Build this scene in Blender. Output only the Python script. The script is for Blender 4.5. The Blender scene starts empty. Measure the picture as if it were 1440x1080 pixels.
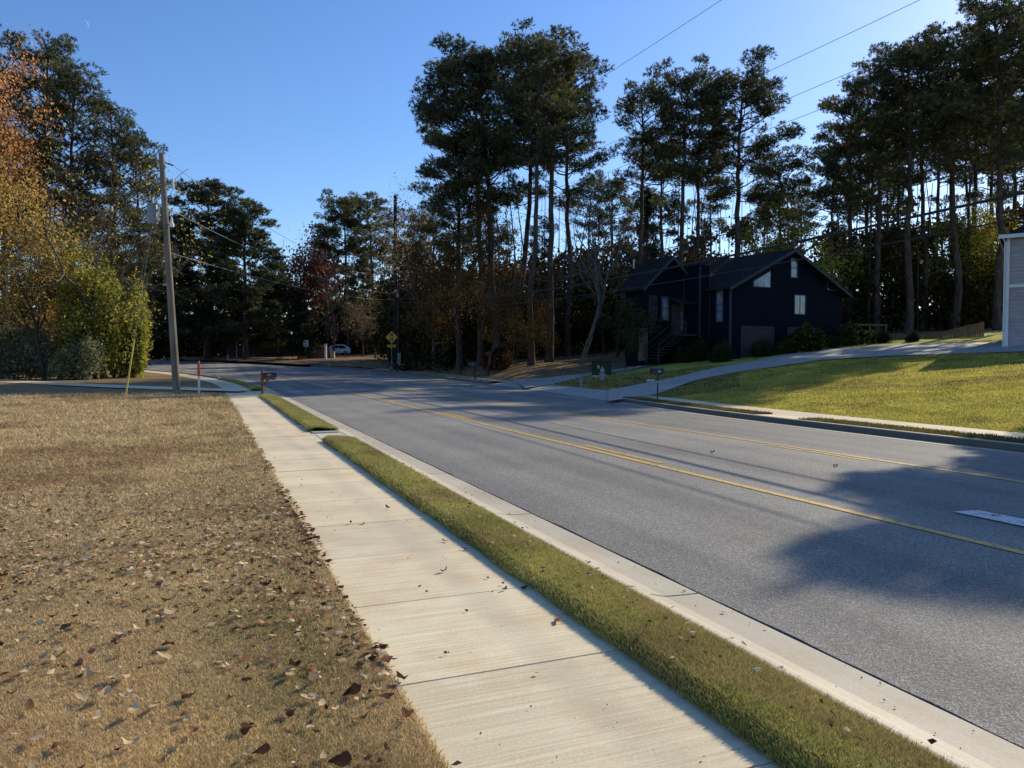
import bpy, math, random
import numpy as np
from mathutils import Vector, Matrix

random.seed(7)
RNG = np.random.default_rng(11)
SC = bpy.context.scene
COL = SC.collection
R_ = math.radians

# ------------------------------------------------------------------ camera numbers
EYE, FPX, CU, CV, HV = 1.6, 1067.0, 720.0, 540.0, 503.0
PITCH = math.atan((CV - HV) / FPX)
SUN_AZ, SUN_EL = R_(45), R_(29)

# ------------------------------------------------------------------ tagging
def tag(o, label=None, cat=None, group=None, kind=None):
    if label: o['label'] = label
    if cat: o['category'] = cat
    if group: o['group'] = group
    if kind: o['kind'] = kind
    return o

def empty(name, loc=(0, 0, 0), rz=0.0, label=None, cat=None, group=None):
    o = bpy.data.objects.new(name, None)
    o.empty_display_size = 0.2
    COL.objects.link(o)
    o.location = loc
    o.rotation_euler = (0, 0, rz)
    return tag(o, label, cat, group)

def link(name, me, parent=None):
    o = bpy.data.objects.new(name, me)
    COL.objects.link(o)
    if parent is not None: o.parent = parent
    return o

# ------------------------------------------------------------------ mesh building
def np_mesh(name, V, tris=None, quads=None, mat=None, col=None, smooth=False, mats=None, tri_mi=None, quad_mi=None):
    V = np.asarray(V, dtype=np.float32).reshape(-1, 3)
    tris = np.zeros((0, 3), np.int32) if tris is None or len(tris) == 0 else np.asarray(tris, np.int32)
    quads = np.zeros((0, 4), np.int32) if quads is None or len(quads) == 0 else np.asarray(quads, np.int32)
    me = bpy.data.meshes.new(name)
    me.vertices.add(len(V))
    me.vertices.foreach_set('co', V.ravel())
    idx = np.concatenate([tris.ravel(), quads.ravel()]).astype(np.int32)
    tot = np.concatenate([np.full(len(tris), 3), np.full(len(quads), 4)]).astype(np.int32)
    start = np.concatenate([[0], np.cumsum(tot)[:-1]]).astype(np.int32) if len(tot) else np.zeros(0, np.int32)
    me.loops.add(len(idx))
    me.loops.foreach_set('vertex_index', idx)
    me.polygons.add(len(tot))
    me.polygons.foreach_set('loop_start', start)
    me.polygons.foreach_set('loop_total', tot)
    if mats:
        for m in mats: me.materials.append(m)
        mi = np.concatenate([tri_mi if tri_mi is not None else np.zeros(len(tris)), quad_mi if quad_mi is not None else np.zeros(len(quads))]).astype(np.int32)
        me.polygons.foreach_set('material_index', mi)
    elif mat is not None:
        me.materials.append(mat)
    me.polygons.foreach_set('use_smooth', np.full(len(tot), smooth, dtype=bool))
    me.update(calc_edges=True)
    if col is not None:
        col = np.asarray(col, np.float32)
        if col.shape[1] == 3: col = np.concatenate([col, np.ones((len(col), 1), np.float32)], 1)
        a = me.color_attributes.new('Col', 'FLOAT_COLOR', 'POINT')
        a.data.foreach_set('color', col.ravel())
    return me

class MB:
    """collects boxes, tubes, prisms; builds ONE mesh"""
    def __init__(s): s.v = []; s.f = []
    def add(s, vs, fs):
        b = len(s.v); s.v += [tuple(v) for v in vs]; s.f += [tuple(b + i for i in f) for f in fs]; return s
    def box(s, c, d, rz=0.0, M=None):
        x, y, z = d[0] / 2, d[1] / 2, d[2] / 2
        vs = [(-x, -y, -z), (x, -y, -z), (x, y, -z), (-x, y, -z), (-x, -y, z), (x, -y, z), (x, y, z), (-x, y, z)]
        m = Matrix.Translation(c) @ (M if M is not None else Matrix.Rotation(rz, 4, 'Z'))
        return s.add([m @ Vector(v) for v in vs], [(0, 3, 2, 1), (4, 5, 6, 7), (0, 1, 5, 4), (1, 2, 6, 5), (2, 3, 7, 6), (3, 0, 4, 7)])
    def tube(s, pts, rad, n=8, cap=True):
        pts = [Vector(p) for p in pts]
        if not hasattr(rad, '__len__'): rad = [rad] * len(pts)
        rings = []
        for i, p in enumerate(pts):
            t = (pts[min(i + 1, len(pts) - 1)] - pts[max(i - 1, 0)])
            if t.length < 1e-9: t = Vector((0, 0, 1))
            t.normalize()
            a = t.cross(Vector((0, 0, 1)) if abs(t.z) < 0.95 else Vector((1, 0, 0))).normalized(); b = t.cross(a)
            rings.append([p + (a * math.cos(2 * math.pi * k / n) + b * math.sin(2 * math.pi * k / n)) * rad[i] for k in range(n)])
        vs = [v for r in rings for v in r]; fs = []
        for i in range(len(pts) - 1):
            for k in range(n):
                k2 = (k + 1) % n
                fs.append((i * n + k, i * n + k2, (i + 1) * n + k2, (i + 1) * n + k))
        if cap:
            fs.append(tuple(range(n))); fs.append(tuple(reversed(range((len(pts) - 1) * n, len(pts) * n))))
        return s.add(vs, fs)
    def lathe(s, prof, n=12, c=(0, 0, 0)):
        return s.tube([(c[0], c[1], c[2] + z) for r, z in prof], [max(r, 1e-4) for r, z in prof], n)
    def prism(s, poly, y0, y1, M=None):
        """poly in xz extruded along y"""
        n = len(poly)
        vs = [(p[0], y0, p[1]) for p in poly] + [(p[0], y1, p[1]) for p in poly]
        if M is not None: vs = [M @ Vector(v) for v in vs]
        fs = [tuple(range(n)), tuple(reversed(range(n, 2 * n)))] + [(i, i + n, (i + 1) % n + n, (i + 1) % n) for i in range(n)]
        return s.add(vs, fs)
    def quad(s, a, b, c, d): return s.add([a, b, c, d], [(0, 1, 2, 3)])
    def build(s, name, mat, parent=None, smooth=False, bevel=0.0):
        me = bpy.data.meshes.new(name)
        me.from_pydata(s.v, [], s.f)
        import bmesh
        bm = bmesh.new(); bm.from_mesh(me)
        bmesh.ops.recalc_face_normals(bm, faces=bm.faces)
        if bevel > 0:
            ed = [e for e in bm.edges if len(e.link_faces) == 2 and e.calc_face_angle(0) > 0.6]
            bmesh.ops.bevel(bm, geom=ed, offset=bevel, segments=2, affect='EDGES', profile=0.5)
        bm.to_mesh(me); bm.free()
        me.materials.append(mat)
        if smooth:
            me.polygons.foreach_set('use_smooth', [True] * len(me.polygons))
            try: me.set_sharp_from_angle(angle=R_(40))
            except Exception: pass
        return link(name, me, parent)

# ------------------------------------------------------------------ materials
def new_mat(name):
    m = bpy.data.materials.new(name); m.use_nodes = True
    nt = m.node_tree; nt.nodes.clear()
    out = nt.nodes.new('ShaderNodeOutputMaterial')
    return m, nt, out

def N(nt, t, **kw):
    n = nt.nodes.new(t)
    for k, v in kw.items():
        if k in ('loc',): continue
        setattr(n, k, v)
    return n

def noise(nt, scale, detail=4, rough=0.55, vec=None, stretch=None):
    n = N(nt, 'ShaderNodeTexNoise'); n.inputs['Scale'].default_value = scale
    n.inputs['Detail'].default_value = detail; n.inputs['Roughness'].default_value = rough
    src = vec
    if src is None:
        tc = N(nt, 'ShaderNodeTexCoord'); src = tc.outputs['Object']
    if stretch:
        mp = N(nt, 'ShaderNodeMapping'); mp.inputs['Scale'].default_value = stretch
        nt.links.new(src, mp.inputs[0]); src = mp.outputs[0]
    nt.links.new(src, n.inputs['Vector'])
    return n

def ramp(nt, fac, stops):
    r = N(nt, 'ShaderNodeValToRGB')
    while len(r.color_ramp.elements) < len(stops): r.color_ramp.elements.new(0.5)
    for e, (p, c) in zip(r.color_ramp.elements, stops):
        e.position = p; e.color = (c[0], c[1], c[2], 1)
    nt.links.new(fac, r.inputs[0]); return r

def mixc(nt, fac, a, b, mode='MIX'):
    m = N(nt, 'ShaderNodeMix', data_type='RGBA', blend_type=mode)
    for sock, v in ((m.inputs[0], fac), (m.inputs[6], a), (m.inputs[7], b)):
        if hasattr(v, 'is_output') or hasattr(v, 'links'): nt.links.new(v, sock)
        else: sock.default_value = v if not hasattr(v, '__len__') else (v[0], v[1], v[2], 1)
    return m.outputs[2]

def simple(name, stops, scale=3.0, rough=0.7, metal=0.0, bump=0.0, bscale=None, stretch=None, spec=0.3, detail=5, fine=None):
    """noise ramp colour, principled, optional bump"""
    m, nt, out = new_mat(name)
    if not hasattr(stops[0][0], '__len__') and len(stops) == 3 and not hasattr(stops[0], '__len__'): stops = [(0, stops), (1, stops)]
    p = N(nt, 'ShaderNodeBsdfPrincipled')
    n = noise(nt, scale, detail, stretch=stretch)
    c = ramp(nt, n.outputs['Fac'], stops).outputs[0]
    if fine:
        n3 = noise(nt, fine[0], 2)
        r3 = ramp(nt, n3.outputs['Fac'], [(0.3, (1 - fine[1],) * 3), (0.7, (1 + fine[1],) * 3)])
        c = mixc(nt, 1.0, c, r3.outputs[0], 'MULTIPLY')
    nt.links.new(c, p.inputs['Base Color'])
    p.inputs['Roughness'].default_value = rough; p.inputs['Metallic'].default_value = metal
    p.inputs['Specular IOR Level'].default_value = spec
    if bump > 0:
        b = N(nt, 'ShaderNodeBump'); b.inputs['Strength'].default_value = bump; b.inputs['Distance'].default_value = 0.02
        n2 = noise(nt, bscale or scale * 4, 4, stretch=stretch)
        nt.links.new(n2.outputs['Fac'], b.inputs['Height']); nt.links.new(b.outputs[0], p.inputs['Normal'])
    nt.links.new(p.outputs[0], out.inputs[0])
    return m

def sh(c, k=0.12):
    return [(0.3, tuple(x * (1 - k) for x in c)), (0.7, tuple(x * (1 + k) for x in c))]

def foliage(name, transl=0.4, tint=(1, 1, 1), vscale=0.35, var=0.35, rough=0.5, gloss=0.0):
    """colour from the mesh attribute, light and dark patches, light shining through"""
    m, nt, out = new_mat(name)
    at = N(nt, 'ShaderNodeAttribute'); at.attribute_name = 'Col'
    n = noise(nt, vscale, 3)
    r = ramp(nt, n.outputs['Fac'], [(0.3, tuple(t * (1 - var) for t in tint)), (0.7, tuple(t * (1 + var) for t in tint))])
    c = mixc(nt, 1.0, at.outputs['Color'], r.outputs[0], 'MULTIPLY')
    oi = N(nt, 'ShaderNodeObjectInfo')
    r2 = ramp(nt, oi.outputs['Random'], [(0, (0.8, 0.82, 0.85)), (1, (1.2, 1.15, 1.1))])
    c = mixc(nt, 1.0, c, r2.outputs[0], 'MULTIPLY')
    d = N(nt, 'ShaderNodeBsdfDiffuse'); t = N(nt, 'ShaderNodeBsdfTranslucent')
    nt.links.new(c, d.inputs[0]); nt.links.new(c, t.inputs[0])
    mx = N(nt, 'ShaderNodeMixShader'); mx.inputs[0].default_value = transl
    nt.links.new(d.outputs[0], mx.inputs[1]); nt.links.new(t.outputs[0], mx.inputs[2])
    last = mx
    if gloss > 0:
        g = N(nt, 'ShaderNodeBsdfGlossy'); g.inputs['Roughness'].default_value = rough
        m2 = N(nt, 'ShaderNodeMixShader'); m2.inputs[0].default_value = gloss
        nt.links.new(mx.outputs[0], m2.inputs[1]); nt.links.new(g.outputs[0], m2.inputs[2]); last = m2
    nt.links.new(last.outputs[0], out.inputs[0])
    return m

def vnoise(x, y, scale, seed=0):
    r = np.random.default_rng(seed); T = r.random((64, 64))
    x = np.asarray(x) * scale; y = np.asarray(y) * scale
    xi = np.floor(x).astype(int); yi = np.floor(y).astype(int); fx = x - xi; fy = y - yi
    fx = fx * fx * (3 - 2 * fx); fy = fy * fy * (3 - 2 * fy)
    g = lambda a, b: T[a % 64, b % 64]
    return (g(xi, yi) * (1 - fx) + g(xi + 1, yi) * fx) * (1 - fy) + (g(xi, yi + 1) * (1 - fx) + g(xi + 1, yi + 1) * fx) * fy

def fbm(x, y, scale, seed=0):
    return (vnoise(x, y, scale, seed) + 0.5 * vnoise(x, y, scale * 2.1, seed + 1) + 0.25 * vnoise(x, y, scale * 4.3, seed + 2)) / 1.75

# ------------------------------------------------------------------ terrain
def base(Y):
    Y = np.asarray(Y, float)
    a = 0.00025 * np.clip(Y - 30, 0, 70) ** 2
    return a + 0.7 * (1 - np.exp(-np.clip(Y - 100, 0, None) * 0.05))

TD = np.array([-0.3746, 0.9272]); ND = np.array([0.9272, 0.3746])
def sn(s, n): return TD * s + ND * n
PAIRS = [(sn(-30, 3.28), sn(-30, 13.25)), (sn(-10, 3.28), sn(-10, 13.25)), (sn(0, 3.28), sn(0, 13.25)), (sn(12, 3.28), sn(12, 13.3)), (sn(20, 3.28), sn(20, 13.75)),
         (sn(30, 3.28), sn(30, 15.1)), (sn(38, 3.26), sn(37.5, 15.7)), (sn(45, 3.1), sn(44, 15.8)), ((-17.2, 49.3), (-5.2, 55.0)),
         ((-20.3, 54.6), (-8.4, 62.6)), ((-24.0, 60.3), (-12.0, 69.0)), ((-29.6, 67.5), (-18.5, 78.2)), ((-37, 75.5), (-28, 88.0)),
         ((-50, 86.5), (-41, 99)), ((-70, 100.5), (-62, 114)), ((-95, 116), (-88, 130))]
def catmull(P, nseg):
    P = np.array(P, float); P = np.vstack([2 * P[0] - P[1], P, 2 * P[-1] - P[-2]]); out = []
    for i in range(1, len(P) - 2):
        for k in range(nseg[i - 1]):
            t = k / nseg[i - 1]
            a, b, c, d = P[i - 1], P[i], P[i + 1], P[i + 2]
            out.append(0.5 * ((2 * b) + (-a + c) * t + (2 * a - 5 * b + 4 * c - d) * t * t + (-a + 3 * b - 3 * c + d) * t ** 3))
    out.append(P[-2]); return np.array(out)
NSEG = [12, 30, 80, 40, 30, 24, 20, 16, 12, 12, 14, 14, 14, 14, 14]
LE = catmull([p[0] for p in PAIRS], NSEG); RE = catmull([p[1] for p in PAIRS], NSEG)
def normals(P):
    t = np.gradient(P, axis=0); t /= np.linalg.norm(t, axis=1)[:, None]
    return np.stack([t[:, 1], -t[:, 0]], 1)
LN, RN = normals(LE), normals(RE)
def arcs(P): return np.concatenate([[0], np.cumsum(np.linalg.norm(np.diff(P, axis=0), axis=1))])
LS = arcs(LE) - 30.0     # matches s on the straight part
RS = arcs(RE) - 30.0

def right_e(X, Y):
    """signed distance outward (right) from the right edge of the asphalt"""
    X = np.atleast_1d(np.asarray(X, float)); Y = np.atleast_1d(np.asarray(Y, float))
    out = np.zeros(len(X))
    for a in range(0, len(X), 4000):
        d = np.stack([X[a:a + 4000, None] - RE[None, :, 0], Y[a:a + 4000, None] - RE[None, :, 1]], 2)
        dd = (d ** 2).sum(2); k = dd.argmin(1); r = np.arange(len(k))
        sd = d[r, k, 0] * RN[k, 0] + d[r, k, 1] * RN[k, 1]
        out[a:a + 4000] = np.sign(sd) * np.sqrt(dd[r, k])
    return out
def smooth(a, b, x):
    t = np.clip((x - a) / (b - a), 0, 1); return t * t * (3 - 2 * t)
def rise(e, Y, X=0):
    q = np.clip(e - 2.6, 0, None)
    f = 5.0 * np.tanh(0.107 * np.sqrt(q * q + 0.3) / 5.0) - 5.0 * np.tanh(0.107 * math.sqrt(0.3) / 5.0)
    f = f * (1 - 0.88 * smooth(64, 80, Y) * (1 - smooth(-10, 8, X)))
    return f + 0.55 * (1 - smooth(-1, 9, X)) * smooth(44, 58, Y) * (1 - np.exp(-q / 2.0)) * (1 - smooth(72, 95, Y) * 0.8)
def ground(X, Y):
    X = np.atleast_1d(np.asarray(X, float)); Y = np.atleast_1d(np.asarray(Y, float))
    e = right_e(X, Y)
    return base(Y) + np.where(e > 0, rise(e, Y, X), 0)
def gz(x, y): return float(ground([x], [y])[0])
def at(u, d, dz=0.0):
    x = (u - CU) / FPX * d
    return Vector((x, d, gz(x, d) + dz))
def px(u, v, dz=0.0):
    """ground point seen at photo pixel u, v"""
    ys = np.geomspace(2.5, 130, 1500); xs = (u - CU) / FPX * ys
    zr = EYE + (HV - v) / FPX * ys
    g = ground(xs, ys); k = np.argmax(g >= zr)
    if k == 0: k = len(ys) - 1
    return Vector((xs[k], ys[k], g[k] + dz))

# ------------------------------------------------------------------ materials list
M = {}
def asphalt():
    m, nt, out = new_mat('asphalt')
    p = N(nt, 'ShaderNodeBsdfPrincipled')
    tc = N(nt, 'ShaderNodeTexCoord')
    rot = N(nt, 'ShaderNodeMapping'); rot.inputs['Rotation'].default_value = (0, 0, -R_(22)); nt.links.new(tc.outputs['Object'], rot.inputs[0])
    big = noise(nt, 0.35, 5, 0.6)
    mp = N(nt, 'ShaderNodeMapping'); mp.inputs['Scale'].default_value = (1.0, 0.035, 1); nt.links.new(rot.outputs[0], mp.inputs[0])
    lane = noise(nt, 0.85, 3, 0.5, vec=mp.outputs[0])
    fine = noise(nt, 90, 2, 0.7); mid = noise(nt, 22, 4, 0.75)
    vo = N(nt, 'ShaderNodeTexVoronoi'); vo.inputs['Scale'].default_value = 115
    nt.links.new(tc.outputs['Object'], vo.inputs['Vector'])
    c = ramp(nt, big.outputs['Fac'], [(0.3, (0.205, 0.195, 0.175)), (0.7, (0.28, 0.268, 0.24))]).outputs[0]
    c2 = ramp(nt, lane.outputs['Fac'], [(0.36, (0.74, 0.75, 0.78)), (0.66, (1.2, 1.19, 1.16))]).outputs[0]
    c = mixc(nt, 1.0, c, c2, 'MULTIPLY')
    c3 = ramp(nt, vo.outputs['Color'], [(0.1, (0.5, 0.5, 0.5)), (0.55, (0.98, 0.97, 0.95)), (0.92, (1.85, 1.8, 1.7))]).outputs[0]
    c = mixc(nt, 0.95, c, c3, 'MULTIPLY')
    c4 = ramp(nt, fine.outputs['Fac'], [(0.3, (0.7,) * 3), (0.7, (1.3,) * 3)]).outputs[0]
    c = mixc(nt, 0.8, c, c4, 'MULTIPLY')
    c5 = ramp(nt, mid.outputs['Fac'], [(0.3, (0.82,) * 3), (0.7, (1.15,) * 3)]).outputs[0]
    c = mixc(nt, 0.8, c, c5, 'MULTIPLY')
    # hairline cracks, wandering and broken up
    wn = noise(nt, 0.9, 4, 0.6); ad = N(nt, 'ShaderNodeMix', data_type='RGBA', blend_type='LINEAR_LIGHT'); ad.inputs[0].default_value = 0.35
    nt.links.new(rot.outputs[0], ad.inputs[6]); nt.links.new(wn.outputs['Color'], ad.inputs[7])
    vc = N(nt, 'ShaderNodeTexVoronoi'); vc.feature = 'DISTANCE_TO_EDGE'; vc.inputs['Scale'].default_value = 0.24; nt.links.new(ad.outputs[2], vc.inputs['Vector'])
    cr = ramp(nt, vc.outputs['Distance'], [(0.0, (1, 1, 1)), (0.0035, (0, 0, 0))])
    mk = noise(nt, 0.5, 2); mr = ramp(nt, mk.outputs['Fac'], [(0.56, (0, 0, 0)), (0.66, (0.6,) * 3)])
    f = mixc(nt, 1.0, cr.outputs[0], mr.outputs[0], 'MULTIPLY')
    c = mixc(nt, f, c, (0.05, 0.048, 0.045))
    # oil and tar spots
    so_ = noise(nt, 1.1, 3, 0.5); sr = ramp(nt, so_.outputs['Fac'], [(0.68, (0, 0, 0)), (0.76, (0.45,) * 3)])
    c = mixc(nt, sr.outputs[0], c, (0.1, 0.097, 0.09))
    nt.links.new(c, p.inputs['Base Color']); p.inputs['Roughness'].default_value = 0.8
    p.inputs['Specular IOR Level'].default_value = 0.22
    b = N(nt, 'ShaderNodeBump'); b.inputs['Strength'].default_value = 0.55; b.inputs['Distance'].default_value = 0.006
    nt.links.new(vo.outputs['Distance'], b.inputs['Height']); nt.links.new(b.outputs[0], p.inputs['Normal'])
    nt.links.new(p.outputs[0], out.inputs[0]); return m
def concrete(name, c0, c1, stain=(0.5, 0.38, 0.26), broom=True):
    m, nt, out = new_mat(name)
    p = N(nt, 'ShaderNodeBsdfPrincipled')
    big = noise(nt, 0.9, 5); c = ramp(nt, big.outputs['Fac'], [(0.3, c0), (0.7, c1)]).outputs[0]
    st = noise(nt, 1.7, 6, 0.65); f = ramp(nt, st.outputs['Fac'], [(0.47, (0, 0, 0)), (0.72, (0.65,) * 3)])
    c = mixc(nt, f.outputs[0], c, stain)
    tc = N(nt, 'ShaderNodeTexCoord')
    mp = N(nt, 'ShaderNodeMapping'); mp.inputs['Rotation'].default_value = (0, 0, -R_(22))
    mp2 = N(nt, 'ShaderNodeMapping'); mp2.inputs['Scale'].default_value = (1.2, 55, 1)
    nt.links.new(tc.outputs['Object'], mp.inputs[0]); nt.links.new(mp.outputs[0], mp2.inputs[0])
    br = noise(nt, 1.0, 3, 0.6, vec=mp2.outputs[0])
    if broom:
        c5 = ramp(nt, br.outputs['Fac'], [(0.3, (0.78, 0.76, 0.73)), (0.7, (1.1, 1.1, 1.1))]).outputs[0]
        c = mixc(nt, 0.9, c, c5, 'MULTIPLY')
    sp = noise(nt, 70, 3, 0.7); c6 = ramp(nt, sp.outputs['Fac'], [(0.3, (0.82,) * 3), (0.7, (1.12,) * 3)]).outputs[0]
    c = mixc(nt, 0.8, c, c6, 'MULTIPLY')
    a = N(nt, 'ShaderNodeAttribute'); a.attribute_name = 'Col'
    c = mixc(nt, 1.0, c, a.outputs['Color'], 'MULTIPLY')
    nt.links.new(c, p.inputs['Base Color']); p.inputs['Roughness'].default_value = 0.75
    p.inputs['Specular IOR Level'].default_value = 0.35
    b = N(nt, 'ShaderNodeBump'); b.inputs['Strength'].default_value = 0.35; b.inputs['Distance'].default_value = 0.004
    nt.links.new((br if broom else sp).outputs['Fac'], b.inputs['Height']); nt.links.new(b.outputs[0], p.inputs['Normal'])
    nt.links.new(p.outputs[0], out.inputs[0]); return m
def soil(name, stops, scale, patch=None, bump=0.5):
    m, nt, out = new_mat(name)
    p = N(nt, 'ShaderNodeBsdfPrincipled'); n = noise(nt, scale, 6, 0.65)
    c = ramp(nt, n.outputs['Fac'], stops).outputs[0]
    if patch:
        n2 = noise(nt, patch[0], 4, 0.6); f = ramp(nt, n2.outputs['Fac'], [(patch[2], (0, 0, 0)), (patch[2] + 0.14, (1, 1, 1))])
        c = mixc(nt, f.outputs[0], c, patch[1])
    n3 = noise(nt, 38, 4, 0.75); r3 = ramp(nt, n3.outputs['Fac'], [(0.3, (0.5,) * 3), (0.7, (1.45,) * 3)])
    c = mixc(nt, 0.9, c, r3.outputs[0], 'MULTIPLY')
    nt.links.new(c, p.inputs['Base Color']); p.inputs['Roughness'].default_value = 0.95; p.inputs['Specular IOR Level'].default_value = 0.1
    b = N(nt, 'ShaderNodeBump'); b.inputs['Strength'].default_value = bump; b.inputs['Distance'].default_value = 0.05
    nt.links.new(n3.outputs['Fac'], b.inputs['Height']); nt.links.new(b.outputs[0], p.inputs['Normal'])
    nt.links.new(p.outputs[0], out.inputs[0]); return m
def paint(name, c, under=(0.1, 0.1, 0.098), thr=0.42):
    m, nt, out = new_mat(name); p = N(nt, 'ShaderNodeBsdfPrincipled')
    n = noise(nt, 9, 8, 0.75); f = ramp(nt, n.outputs['Fac'], [(thr - 0.03, (0, 0, 0)), (thr + 0.03, (1, 1, 1))])
    n2 = noise(nt, 60, 3); v = ramp(nt, n2.outputs['Fac'], [(0.3, tuple(x * 0.72 for x in c)), (0.7, c)])
    nt.links.new(mixc(nt, f.outputs[0], under, v.outputs[0]), p.inputs['Base Color']); p.inputs['Roughness'].default_value = 0.6
    nt.links.new(p.outputs[0], out.inputs[0]); return m
def bark(name, c0, c1, sc=5.0):
    return simple(name, [(0.3, c0), (0.65, c1)], sc, 0.9, bump=0.8, bscale=14, stretch=(1, 1, 0.25), spec=0.1)
def siding(name, c, pitch=0.2, rough=0.6):
    m, nt, out = new_mat(name); p = N(nt, 'ShaderNodeBsdfPrincipled')
    tc = N(nt, 'ShaderNodeTexCoord'); sx = N(nt, 'ShaderNodeSeparateXYZ'); nt.links.new(tc.outputs['Object'], sx.inputs[0])
    dv = N(nt, 'ShaderNodeMath', operation='DIVIDE'); dv.inputs[1].default_value = pitch; nt.links.new(sx.outputs['Z'], dv.inputs[0])
    fr = N(nt, 'ShaderNodeMath', operation='FRACT'); nt.links.new(dv.outputs[0], fr.inputs[0])
    n = noise(nt, 1.3, 4, stretch=(1, 1, 4)); r = ramp(nt, n.outputs['Fac'], sh(c, 0.15))
    r2 = ramp(nt, fr.outputs[0], [(0.0, (0.45,) * 3), (0.1, (1, 1, 1)), (1, (1, 1, 1))])
    nt.links.new(mixc(nt, 1.0, r.outputs[0], r2.outputs[0], 'MULTIPLY'), p.inputs['Base Color']); p.inputs['Roughness'].default_value = rough; p.inputs['Specular IOR Level'].default_value = 0.12
    b = N(nt, 'ShaderNodeBump'); b.inputs['Distance'].default_value = 0.02; b.inputs['Strength'].default_value = 0.8
    nt.links.new(fr.outputs[0], b.inputs['Height']); nt.links.new(b.outputs[0], p.inputs['Normal'])
    nt.links.new(p.outputs[0], out.inputs[0]); return m
def brick(name, c0, c1, mortar):
    m, nt, out = new_mat(name); p = N(nt, 'ShaderNodeBsdfPrincipled')
    tc = N(nt, 'ShaderNodeTexCoord'); mp = N(nt, 'ShaderNodeMapping'); mp.inputs['Rotation'].default_value = (R_(90), 0, 0)
    nt.links.new(tc.outputs['Object'], mp.inputs[0])
    b = N(nt, 'ShaderNodeTexBrick'); b.inputs['Scale'].default_value = 4.5
    b.inputs['Color1'].default_value = (*c0, 1); b.inputs['Color2'].default_value = (*c1, 1); b.inputs['Mortar'].default_value = (*mortar, 1)
    nt.links.new(mp.outputs[0], b.inputs[0]); nt.links.new(b.outputs[0], p.inputs['Base Color']); p.inputs['Roughness'].default_value = 0.9
    nt.links.new(p.outputs[0], out.inputs[0]); return m

M['asphalt'] = asphalt()
M['concrete'] = concrete('sidewalk_concrete', (0.75, 0.61, 0.385), (0.88, 0.745, 0.49), stain=(0.66, 0.475, 0.27))
M['gutter'] = concrete('gutter_concrete', (0.46, 0.41, 0.31), (0.58, 0.52, 0.40), stain=(0.47, 0.36, 0.24), broom=False)
M['drive'] = concrete('driveway_concrete', (0.33, 0.31, 0.27), (0.44, 0.415, 0.36), stain=(0.3, 0.27, 0.23), broom=False)
M['ground'] = soil('bare_ground', [(0.3, (0.05, 0.036, 0.022)), (0.7, (0.12, 0.085, 0.05))], 1.5)
M['lawn_dry'] = soil('dry_lawn', [(0.3, (0.2, 0.135, 0.068)), (0.7, (0.36, 0.255, 0.128))], 0.7, patch=(0.5, (0.2, 0.17, 0.075), 0.7))
M['lawn_green'] = soil('green_lawn', [(0.3, (0.3, 0.28, 0.05)), (0.7, (0.5, 0.45, 0.09))], 0.6, patch=(0.35, (0.16, 0.105, 0.05), 0.58))
M['verge'] = soil('verge_turf', [(0.3, (0.075, 0.085, 0.02)), (0.7, (0.15, 0.15, 0.035))], 2.0)
M['woodfloor'] = soil('leafy_ground', [(0.3, (0.13, 0.083, 0.045)), (0.7, (0.34, 0.22, 0.115))], 1.2)
M['yellow'] = paint('yellow_road_paint', (0.78, 0.46, 0.075), under=(0.19, 0.17, 0.13), thr=0.43)
M['white_paint'] = paint('white_road_paint', (0.72, 0.72, 0.70), thr=0.43)
M['blade'] = foliage('grass_blade', 0.35, vscale=1.2, var=0.2)
M['bright_blade'] = foliage('backlit_grass', 0.55, vscale=0.8, var=0.25)
M['leaf_litter'] = foliage('dry_leaf', 0.25, vscale=3.0, var=0.2)
M['needle'] = foliage('pine_needle', 0.42, vscale=0.45, var=0.4, gloss=0.03)
M['leaf'] = foliage('tree_leaf', 0.5, vscale=0.5, var=0.3)
M['darkleaf'] = foliage('shade_leaf', 0.3, vscale=0.4, var=0.4)
M['pinebark'] = bark('pine_bark', (0.035, 0.025, 0.02), (0.12, 0.085, 0.065))
M['palebark'] = bark('pale_bark', (0.06, 0.05, 0.042), (0.16, 0.14, 0.115))
M['darkbark'] = bark('dark_bark', (0.03, 0.024, 0.02), (0.085, 0.07, 0.055))
M['polewood'] = bark('weathered_pole', (0.13, 0.11, 0.085), (0.25, 0.215, 0.165), 3.0)
M['darkpole'] = bark('creosote_pole', (0.02, 0.016, 0.013), (0.05, 0.042, 0.036), 3.0)
M['postwood'] = bark('post_wood', (0.12, 0.06, 0.032), (0.22, 0.115, 0.065), 6.0)
M['black'] = simple('black_enamel', sh((0.012, 0.012, 0.014)), 8, 0.35, spec=0.5)
M['decal'] = simple('pale_decal', sh((0.6, 0.6, 0.55)), 8, 0.6)
M['greypaint'] = simple('grey_enamel', sh((0.22, 0.23, 0.24)), 4, 0.45, spec=0.5)
M['porcelain'] = simple('white_porcelain', sh((0.75, 0.74, 0.72), 0.06), 6, 0.25, spec=0.5)
M['wire'] = simple('aluminium_wire', sh((0.22, 0.22, 0.22)), 4, 0.5, metal=0.5)
M['cable'] = simple('black_cable', sh((0.02, 0.02, 0.02)), 4, 0.6)
M['galv'] = simple('galvanised_steel', sh((0.35, 0.36, 0.37)), 6, 0.45, metal=0.7)
M['red'] = simple('red_orange_plastic', sh((0.62, 0.06, 0.025)), 5, 0.5)
M['whiteplastic'] = simple('white_plastic', sh((0.62, 0.61, 0.58), 0.08), 7, 0.55)
M['yellowplastic'] = simple('yellow_plastic', sh((0.62, 0.5, 0.10)), 7, 0.5)
M['signyellow'] = simple('sign_yellow', sh((0.75, 0.36, 0.02), 0.06), 3, 0.5)
M['signwhite'] = simple('sign_white', sh((0.6, 0.6, 0.56), 0.06), 3, 0.5)
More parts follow.
